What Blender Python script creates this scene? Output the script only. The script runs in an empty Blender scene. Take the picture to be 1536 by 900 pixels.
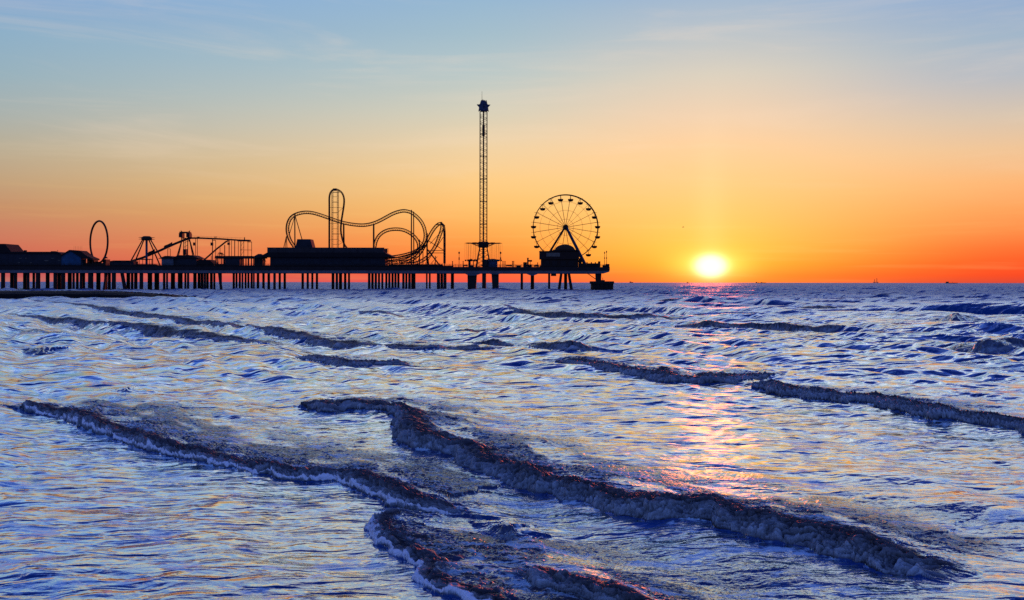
import bpy, bmesh, math, random
import numpy as np
from mathutils import Vector, Matrix

random.seed(7)
R = math.radians
sc = bpy.context.scene
COL = sc.collection

# ------------------------------------------------------------------ scale of the place
F = 1400.0          # focal length in photo pixels
HZ = 423.5          # horizon row in the photo
H = 3.36            # eye height above the sea, m
PY = 392.0          # distance of the near side of the pier, m

def X(px, Y=PY): return (px - 768.0) / F * Y
def Z(py, Y=PY): return H - (py - HZ) / F * Y
def P(px, py, Y=PY): return Vector((X(px, Y), Y, Z(py, Y)))
def G(px, py):
    d = H * F / (py - HZ)
    return ((px - 768.0) / F * d, d)

def srgb(c):
    out = []
    for v in c:
        v = v / 255.0
        out.append(v / 12.92 if v <= 0.04045 else ((v + 0.055) / 1.055) ** 2.4)
    return out

# ------------------------------------------------------------------ materials
def mat(name, col, rough=0.7, metal=0.0, var=0.35, scale=0.6, bump=0.15):
    m = bpy.data.materials.new(name); m.use_nodes = True
    nt = m.node_tree; b = nt.nodes['Principled BSDF']
    tc = nt.nodes.new('ShaderNodeTexCoord')
    n = nt.nodes.new('ShaderNodeTexNoise'); n.inputs['Scale'].default_value = scale
    n.inputs['Detail'].default_value = 6; n.inputs['Roughness'].default_value = 0.65
    nt.links.new(tc.outputs['Object'], n.inputs['Vector'])
    r = nt.nodes.new('ShaderNodeValToRGB')
    r.color_ramp.elements[0].position = 0.3; r.color_ramp.elements[1].position = 0.75
    r.color_ramp.elements[0].color = [c * (1 - var) for c in col] + [1]
    r.color_ramp.elements[1].color = [min(1, c * (1 + var)) for c in col] + [1]
    nt.links.new(n.outputs['Fac'], r.inputs['Fac'])
    nt.links.new(r.outputs['Color'], b.inputs['Base Color'])
    bp = nt.nodes.new('ShaderNodeBump'); bp.inputs['Strength'].default_value = bump
    nt.links.new(n.outputs['Fac'], bp.inputs['Height'])
    nt.links.new(bp.outputs['Normal'], b.inputs['Normal'])
    b.inputs['Roughness'].default_value = rough; b.inputs['Metallic'].default_value = metal
    b.inputs['Specular IOR Level'].default_value = 0.2
    return m

M = {
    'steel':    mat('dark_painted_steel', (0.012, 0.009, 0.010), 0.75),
    'blue':     mat('blue_painted_steel', (0.02, 0.035, 0.09), 0.7),
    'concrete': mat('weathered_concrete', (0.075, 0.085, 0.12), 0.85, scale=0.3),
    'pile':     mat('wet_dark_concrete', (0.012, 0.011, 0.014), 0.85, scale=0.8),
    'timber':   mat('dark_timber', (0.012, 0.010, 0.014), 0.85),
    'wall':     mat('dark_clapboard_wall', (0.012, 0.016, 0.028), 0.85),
    'band':     mat('parapet_panel', (0.022, 0.02, 0.026), 0.8),
    'bluewall': mat('blue_clapboard_wall', (0.010, 0.05, 0.12), 0.8),
    'greywall': mat('grey_painted_wall', (0.06, 0.075, 0.11), 0.8),
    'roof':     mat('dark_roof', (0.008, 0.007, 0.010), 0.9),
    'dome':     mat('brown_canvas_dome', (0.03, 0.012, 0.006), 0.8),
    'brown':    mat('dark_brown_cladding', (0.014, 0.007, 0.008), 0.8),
    'leaf':     mat('palm_leaf', (0.012, 0.018, 0.008), 0.7),
    'trunk':    mat('palm_trunk', (0.02, 0.014, 0.010), 0.9),
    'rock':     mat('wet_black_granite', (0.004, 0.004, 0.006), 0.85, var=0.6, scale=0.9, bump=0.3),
    'sign':     mat('pale_sign_panel', (0.09, 0.085, 0.08), 0.7),
    'feather':  mat('dark_feather', (0.03, 0.03, 0.03), 0.8),
    'hull':     mat('distant_hull', (0.10, 0.05, 0.05), 0.7),
}

# ------------------------------------------------------------------ mesh builder
class MB:
    def __init__(s): s.v = []; s.f = []
    def add(s, vs, fs):
        o = len(s.v); s.v += [tuple(v) for v in vs]; s.f += [[i + o for i in f] for f in fs]
        return s
    def box(s, x0, x1, y0, y1, z0, z1):
        vs = [(x, y, z) for z in (z0, z1) for y in (y0, y1) for x in (x0, x1)]
        return s.add(vs, [(0, 2, 3, 1), (4, 5, 7, 6), (0, 1, 5, 4), (2, 6, 7, 3), (0, 4, 6, 2), (1, 3, 7, 5)])
    def tube(s, a, b, r0, r1=None, n=6):
        a = Vector(a); b = Vector(b); r1 = r0 if r1 is None else r1
        d = (b - a)
        if d.length < 1e-6: return s
        d.normalize(); u = d.orthogonal().normalized(); w = d.cross(u)
        vs = []
        for c, r in ((a, r0), (b, r1)):
            for i in range(n):
                t = 2 * math.pi * i / n
                vs.append(c + u * r * math.cos(t) + w * r * math.sin(t))
        fs = [(i, (i + 1) % n, n + (i + 1) % n, n + i) for i in range(n)]
        fs += [tuple(range(n - 1, -1, -1)), tuple(range(n, 2 * n))]
        return s.add(vs, fs)
    def path(s, pts, r, n=5, closed=False):
        pts = [Vector(p) for p in pts]; m = len(pts)
        vs = []; u = None
        for i, p in enumerate(pts):
            if closed: d = pts[(i + 1) % m] - pts[i - 1]
            else: d = pts[min(i + 1, m - 1)] - pts[max(i - 1, 0)]
            d.normalize()
            if u is None: u = d.orthogonal()
            u = (u - d * u.dot(d)).normalized(); w = d.cross(u)
            for k in range(n):
                t = 2 * math.pi * k / n
                vs.append(p + u * r * math.cos(t) + w * r * math.sin(t))
        fs = []
        for i in range(m if closed else m - 1):
            j = (i + 1) % m
            for k in range(n):
                fs.append((i * n + k, i * n + (k + 1) % n, j * n + (k + 1) % n, j * n + k))
        if not closed: fs += [tuple(range(n - 1, -1, -1)), tuple(range((m - 1) * n, m * n))]
        return s.add(vs, fs)
    def lathe(s, c, prof, n=16):
        c = Vector(c); vs = []
        for r, z in prof:
            for i in range(n):
                t = 2 * math.pi * i / n
                vs.append(c + Vector((r * math.cos(t), r * math.sin(t), z)))
        fs = []
        for j in range(len(prof) - 1):
            for i in range(n):
                fs.append((j * n + i, j * n + (i + 1) % n, (j + 1) * n + (i + 1) % n, (j + 1) * n + i))
        fs += [tuple(range(n - 1, -1, -1)), tuple(range((len(prof) - 1) * n, len(prof) * n))]
        return s.add(vs, fs)
    def prism(s, pts, y0, y1):
        """outline in the XZ plane, extruded from y0 to y1"""
        n = len(pts)
        vs = [(x, y0, z) for x, z in pts] + [(x, y1, z) for x, z in pts]
        fs = [tuple(range(n)), tuple(range(2 * n - 1, n - 1, -1))]
        fs += [(i, n + i, n + (i + 1) % n, (i + 1) % n) for i in range(n)]
        return s.add(vs, fs)
    def build(s, name, m, parent=None, smooth=False):
        me = bpy.data.meshes.new(name)
        org = parent_origin(parent)
        me.from_pydata([(v[0] - org[0], v[1] - org[1], v[2] - org[2]) for v in s.v], [], s.f)
        bm = bmesh.new(); bm.from_mesh(me); bmesh.ops.recalc_face_normals(bm, faces=bm.faces); bm.to_mesh(me); bm.free()
        if smooth:
            for p in me.polygons: p.use_smooth = True
        me.materials.append(m)
        o = bpy.data.objects.new(name, me); COL.objects.link(o)
        if parent: o.parent = parent
        return o

def parent_origin(p):
    v = Vector((0, 0, 0))
    while p is not None:
        v += p.location; p = p.parent
    return v

def tag(o, label=None, cat=None, group=None, kind=None):
    if label: o['label'] = label
    if cat: o['category'] = cat
    if group: o['group'] = group
    if kind: o['kind'] = kind
    return o

def thing(name, loc, label, cat, group=None):
    o = bpy.data.objects.new(name, None); COL.objects.link(o); o.location = loc
    o.empty_display_size = 0.5
    return tag(o, label, cat, group)

def single(mb, name, m, loc, label, cat, group=None, smooth=False):
    """one-mesh thing with its origin at its base"""
    me = bpy.data.meshes.new(name)
    me.from_pydata([(v[0] - loc[0], v[1] - loc[1], v[2] - loc[2]) for v in mb.v], [], mb.f)
    bm = bmesh.new(); bm.from_mesh(me); bmesh.ops.recalc_face_normals(bm, faces=bm.faces); bm.to_mesh(me); bm.free()
    if smooth:
        for p in me.polygons: p.use_smooth = True
    me.materials.append(m)
    o = bpy.data.objects.new(name, me); COL.objects.link(o); o.location = loc
    return tag(o, label, cat, group)

def copy_tree(o, parent=None):
    c = o.copy(); COL.objects.link(c); c.parent = parent
    for ch in list(o.children): copy_tree(ch, c)
    return c

def bez(pts, n=8, closed=False):
    """Catmull-Rom through pts"""
    pts = [Vector(p) for p in pts]; m = len(pts); out = []
    rng = m if closed else m - 1
    for i in range(rng):
        p0 = pts[i - 1] if (closed or i > 0) else pts[0] * 2 - pts[1]
        p1 = pts[i]; p2 = pts[(i + 1) % m]
        p3 = pts[(i + 2) % m] if (closed or i + 2 < m) else pts[-1] * 2 - pts[-2]
        for k in range(n):
            t = k / n
            out.append(0.5 * ((2 * p1) + (p2 - p0) * t + (2 * p0 - 5 * p1 + 4 * p2 - p3) * t * t + (3 * p1 - p0 - 3 * p2 + p3) * t ** 3))
    if not closed: out.append(pts[-1])
    return out

def resample(pts, step):
    out = [pts[0]]; acc = 0
    for a, b in zip(pts, pts[1:]):
        L = (b - a).length
        if L < 1e-9: continue
        t = step - acc
        while t <= L:
            out.append(a + (b - a) * (t / L)); t += step
        acc = (acc + L) % step if L < step - acc or True else 0
        acc = L - (t - step)
    return out

# ------------------------------------------------------------------ world (sunset sky)
SUN_AZ = math.atan((1066 - 768) / F); SUN_EL = math.atan((HZ - 399) / F)
w = bpy.data.worlds.new("World"); sc.world = w; w.use_nodes = True
nt = w.node_tree; nt.nodes.clear(); N = nt.nodes.new; L = nt.links.new
def math_(op, a, b=None, c=None, clamp=False):
    n = N('ShaderNodeMath'); n.operation = op; n.use_clamp = clamp
    for i, v in enumerate((a, b, c)):
        if v is None: continue
        if isinstance(v, (int, float)): n.inputs[i].default_value = v
        else: L(v, n.inputs[i])
    return n.outputs[0]
def ramp(fac, stops):
    r = N('ShaderNodeValToRGB'); cr = r.color_ramp; cr.interpolation = 'LINEAR'
    while len(cr.elements) < len(stops): cr.elements.new(0.5)
    for e, (p, c) in zip(cr.elements, stops):
        e.position = p
    for e, (p, c) in zip(cr.elements, stops):
        e.color = list(c) + [1]
    L(fac, r.inputs[0]); return r.outputs[0]
def mixc(f, a, b, mode='MIX'):
    n = N('ShaderNodeMix'); n.data_type = 'RGBA'; n.blend_type = mode
    for s_, v in ((n.inputs[0], f), (n.inputs[6], a), (n.inputs[7], b)):
        if isinstance(v, (int, float)): s_.default_value = v
        elif isinstance(v, (list, tuple)): s_.default_value = list(v) + ([1] if len(v) == 3 else [])
        else: L(v, s_)
    return n.outputs[2]
tc = N('ShaderNodeTexCoord'); sep = N('ShaderNodeSeparateXYZ'); L(tc.outputs['Generated'], sep.inputs[0])
dx, dy, dz = sep.outputs
az = math_('ARCTAN2', dx, dy)
el = math_('ARCSINE', dz)
# height in the sky: 0..60 degrees onto 0..1, sqrt spacing so that the horizon bands get most of the ramp
def pos_el(e_deg): return math.sqrt(max(0, e_deg) / 90.0)
elp = math_('SQRT', math_('MAXIMUM', math_('DIVIDE', el, R(90)), 0.0))
def column(px, rows, high):
    caz = math.cos(math.atan((px - 768) / F))
    st = []
    for py, c in rows:
        e = math.degrees(math.atan((HZ - py) * caz / F))
        st.append((pos_el(e), srgb(c)))
    for e, c in high: st.append((pos_el(e), srgb(c)))
    st.sort(key=lambda q: q[0]); return st
HIGH = [(19, (122, 166, 226)), (25, (78, 138, 244)), (34, (38, 82, 200)), (50, (28, 58, 152)), (90, (18, 36, 104))]
HIGHR = HIGH
c_left = ramp(elp, column(0, [(423, (176, 92, 104)), (412, (190, 88, 90)), (395, (206, 96, 84)), (370, (206, 112, 90)), (345, (202, 126, 98)), (310, (196, 142, 104)), (270, (192, 160, 124)), (220, (184, 172, 148)), (170, (168, 176, 172)), (110, (150, 176, 188)), (50, (140, 174, 198)), (0, (132, 168, 206))], HIGH))
c_mid = ramp(elp, column(720, [(423, (240, 80, 74)), (412, (248, 92, 64)), (395, (252, 122, 58)), (370, (254, 146, 66)), (345, (254, 168, 84)), (310, (252, 190, 108)), (270, (248, 202, 134)), (220, (236, 208, 164)), (170, (212, 206, 184)), (110, (182, 198, 198)), (50, (160, 188, 202)), (0, (148, 182, 208))], HIGH))
c_sun = ramp(elp, column(1066, [(423, (255, 104, 48)), (412, (255, 124, 48)), (395, (255, 156, 56)), (370, (255, 180, 78)), (345, (255, 190, 94)), (310, (255, 197, 114)), (270, (254, 202, 134)), (220, (250, 206, 156)), (170, (236, 207, 176)), (110, (214, 206, 190)), (50, (184, 194, 200)), (0, (162, 184, 206))], HIGH))
c_right = ramp(elp, column(1536, [(423, (204, 66, 58)), (412, (242, 66, 38)), (395, (254, 78, 38)), (370, (255, 108, 54)), (345, (255, 136, 72)), (310, (253, 160, 92)), (270, (248, 180, 118)), (220, (236, 194, 150)), (170, (212, 194, 174)), (110, (180, 186, 194)), (50, (158, 180, 200)), (0, (144, 172, 205))], HIGHR))
def sm(a, lo, hi):
    n = N('ShaderNodeMapRange'); n.interpolation_type = 'SMOOTHSTEP'
    L(a, n.inputs[0]); n.inputs[1].default_value = lo; n.inputs[2].default_value = hi
    return n.outputs[0]
def lin(a, lo, hi):
    n = N('ShaderNodeMapRange'); n.interpolation_type = 'LINEAR'; n.clamp = True
    L(a, n.inputs[0]); n.inputs[1].default_value = lo; n.inputs[2].default_value = hi
    return n.outputs[0]
azp = lambda px: math.atan((px - 768) / F)
sky = mixc(lin(az, azp(0), azp(720)), c_left, c_mid)
sky = mixc(sm(az, azp(680), azp(1066)), sky, c_sun)
sky = mixc(sm(az, azp(1066), azp(1560)), sky, c_right)
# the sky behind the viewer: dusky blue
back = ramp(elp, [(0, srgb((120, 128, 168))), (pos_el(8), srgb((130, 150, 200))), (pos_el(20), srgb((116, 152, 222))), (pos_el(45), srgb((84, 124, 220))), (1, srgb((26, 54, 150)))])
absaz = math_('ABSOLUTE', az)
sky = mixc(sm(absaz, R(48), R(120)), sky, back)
# thin high cirrus: streaks on a flat layer overhead
zc = math_('MAXIMUM', dz, 0.02)
cx = math_('DIVIDE', dx, zc); cy = math_('DIVIDE', dy, zc)
comb = N('ShaderNodeCombineXYZ'); L(cx, comb.inputs[0]); L(cy, comb.inputs[1])
mp = N('ShaderNodeMapping'); mp.inputs['Rotation'].default_value = (0, 0, R(9)); mp.inputs['Scale'].default_value = (2.2, 19.0, 1)
combc = N('ShaderNodeCombineXYZ'); L(az, combc.inputs[0]); L(el, combc.inputs[1]); L(combc.outputs[0], mp.inputs[0])
ns = N('ShaderNodeTexNoise'); ns.inputs['Scale'].default_value = 1.4; ns.inputs['Detail'].default_value = 7; ns.inputs['Roughness'].default_value = 0.6
ns.inputs['Distortion'].default_value = 0.6
L(mp.outputs[0], ns.inputs['Vector'])
cl = sm(ns.outputs['Fac'], 0.48, 0.74)
cl = math_('MULTIPLY', cl, sm(el, R(3.0), R(9)))
sky = mixc(math_('MULTIPLY', cl, 0.20), sky, srgb((252, 224, 196)))
# unseen cream brightness added above the view for water highlights, with blue gaps
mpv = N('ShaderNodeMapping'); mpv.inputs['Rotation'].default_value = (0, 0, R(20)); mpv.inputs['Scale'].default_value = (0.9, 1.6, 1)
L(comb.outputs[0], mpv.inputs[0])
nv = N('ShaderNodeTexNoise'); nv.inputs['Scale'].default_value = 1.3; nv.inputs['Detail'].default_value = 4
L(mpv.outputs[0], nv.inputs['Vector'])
cream_fill = math_('MULTIPLY', sm(nv.outputs['Fac'], 0.46, 0.54), math_('MULTIPLY', sm(el, R(17.5), R(20)), math_('SUBTRACT', 1.0, sm(el, R(27), R(36)))))
cream_fill = math_('MULTIPLY', cream_fill, math_('SUBTRACT', 1.0, sm(absaz, R(40), R(75))))
sky = mixc(math_('MULTIPLY', cream_fill, 0.85), sky, (1.42, 1.26, 0.90))
# horizontal haze bars low over the sea
comb2 = N('ShaderNodeCombineXYZ'); L(math_('MULTIPLY', az, 3.0), comb2.inputs[0]); L(math_('MULTIPLY', el, 60.0), comb2.inputs[1])
ns2 = N('ShaderNodeTexNoise'); ns2.inputs['Scale'].default_value = 1.6; ns2.inputs['Detail'].default_value = 5
L(comb2.outputs[0], ns2.inputs['Vector'])
hz = math_('MULTIPLY', sm(ns2.outputs['Fac'], 0.5, 0.72), math_('SUBTRACT', 1.0, sm(el, R(3), R(8))))
sky = mixc(math_('MULTIPLY', hz, 0.10), sky, srgb((255, 214, 130)))
# sun disc and its glow
sd = Vector((math.sin(SUN_AZ) * math.cos(SUN_EL), math.cos(SUN_AZ) * math.cos(SUN_EL), math.sin(SUN_EL)))
da = math_('SUBTRACT', az, SUN_AZ); de = math_('SUBTRACT', el, SUN_EL)
def gauss(sa, se):
    q = math_('ADD', math_('POWER', math_('ABSOLUTE', math_('DIVIDE', da, R(sa))), 2.0), math_('POWER', math_('ABSOLUTE', math_('DIVIDE', de, R(se))), 2.0))
    return math_('EXPONENT', math_('MULTIPLY', q, -1.0))
def addc(a, col, f):
    n = N('ShaderNodeVectorMath'); n.operation = 'SCALE'; n.inputs[0].default_value = col; L(f, n.inputs[3])
    m2 = N('ShaderNodeVectorMath'); m2.operation = 'ADD'; L(a, m2.inputs[0]); L(n.outputs[0], m2.inputs[1])
    return m2.outputs[0]
sky = addc(sky, (3.2, 3.1, 2.6), gauss(0.66, 0.47))
sky = addc(sky, (0.8, 0.5, 0.10), gauss(1.9, 0.8))
sky = addc(sky, (0.06, 0.03, 0.0), gauss(3.6, 1.8))
sky = addc(sky, (0.04, 0.06, 0.04), gauss(1.0, 6.5))
sky = addc(sky, (0.0, 0.06, 0.01), gauss(3.4, 4.0))
sky = addc(sky, (0.0, 0.07, 0.0), gauss(8.0, 1.9))
# a share of the physical sky model keeps the ambient light natural
st = N('ShaderNodeTexSky'); st.sky_type = 'NISHITA'; st.sun_disc = False
st.sun_elevation = SUN_EL; st.sun_rotation = SUN_AZ
nsc = N('ShaderNodeVectorMath'); nsc.operation = 'SCALE'; L(st.outputs[0], nsc.inputs[0]); nsc.inputs[3].default_value = 0.008
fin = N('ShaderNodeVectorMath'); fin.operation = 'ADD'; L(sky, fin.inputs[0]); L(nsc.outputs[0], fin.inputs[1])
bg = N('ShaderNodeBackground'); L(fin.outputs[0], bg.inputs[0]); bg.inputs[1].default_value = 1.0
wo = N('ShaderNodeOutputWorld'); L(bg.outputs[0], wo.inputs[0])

sun = bpy.data.lights.new('sun', 'SUN'); sun.energy = 2.1; sun.angle = R(0.5); sun.color = (1.0, 0.14, 0.06)
so = bpy.data.objects.new('sun', sun); COL.objects.link(so)
sl = Vector((math.sin(SUN_AZ) * math.cos(R(4)), math.cos(SUN_AZ) * math.cos(R(4)), math.sin(R(4))))
so.rotation_euler = (-sl).to_track_quat('-Z', 'Y').to_euler()
so.location = (60, 200, 60)

# ------------------------------------------------------------------ camera
cam = bpy.data.cameras.new('camera'); co = bpy.data.objects.new('camera', cam); COL.objects.link(co)
co.location = (0, 0, H); co.rotation_euler = (R(90), R(-0.08), 0)
cam.sensor_width = 36.0; cam.lens = 36.0 * F / 1536.0
cam.shift_y = -(450 - HZ) / 1536.0
cam.clip_start = 0.1; cam.clip_end = 80000
sc.camera = co
sc.view_settings.view_transform = 'Standard'; sc.view_settings.look = 'None'
sc.view_settings.exposure = 0; sc.view_settings.gamma = 1
sc.cycles.max_bounces = 6; sc.cycles.sample_clamp_direct = 1.6; sc.cycles.sample_clamp_indirect = 2.0
sc.cycles.use_denoising = False   # the fine glitter of the water would be smeared

# ------------------------------------------------------------------ sea
def hash2(ix, iy, seed):
    h = (ix.astype(np.int64) * 374761393 + iy.astype(np.int64) * 668265263 + seed * 974634777) & 0xFFFFFFFF
    h = ((h ^ (h >> 13)) * 1274126177) & 0xFFFFFFFF
    h = h ^ (h >> 16)
    return (h & 0xFFFFFF).astype(np.float32) / 16777216.0
def noise(x, y, seed=0):
    """gradient noise, about -1..1"""
    ix = np.floor(x); iy = np.floor(y); fx = (x - ix).astype(np.float32); fy = (y - iy).astype(np.float32)
    ix = ix.astype(np.int64); iy = iy.astype(np.int64)
    u = fx * fx * fx * (fx * (fx * 6 - 15) + 10); v = fy * fy * fy * (fy * (fy * 6 - 15) + 10)
    def g(a, b, ox, oy):
        t = hash2(ix + a, iy + b, seed) * np.float32(6.2831853)
        return np.cos(t) * (fx - ox) + np.sin(t) * (fy - oy)
    a = g(0, 0, 0, 0); b = g(1, 0, 1, 0); c = g(0, 1, 0, 1); d = g(1, 1, 1, 1)
    return (a + (b - a) * u + (c - a) * v + (a - b - c + d) * u * v) * 1.5
def fbm(x, y, oct=4, seed=0, gain=0.5):
    s = 0; a = 1.0; f = 1.0
    for i in range(oct):
        s = s + a * noise(x * f + 13.7 * i, y * f - 7.3 * i, seed + i); a *= gain; f *= 2.03
    return s
def sstep(a, b, x):
    t = np.clip((x - a) / (b - a), 0, 1); return t * t * (3 - 2 * t)

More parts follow.
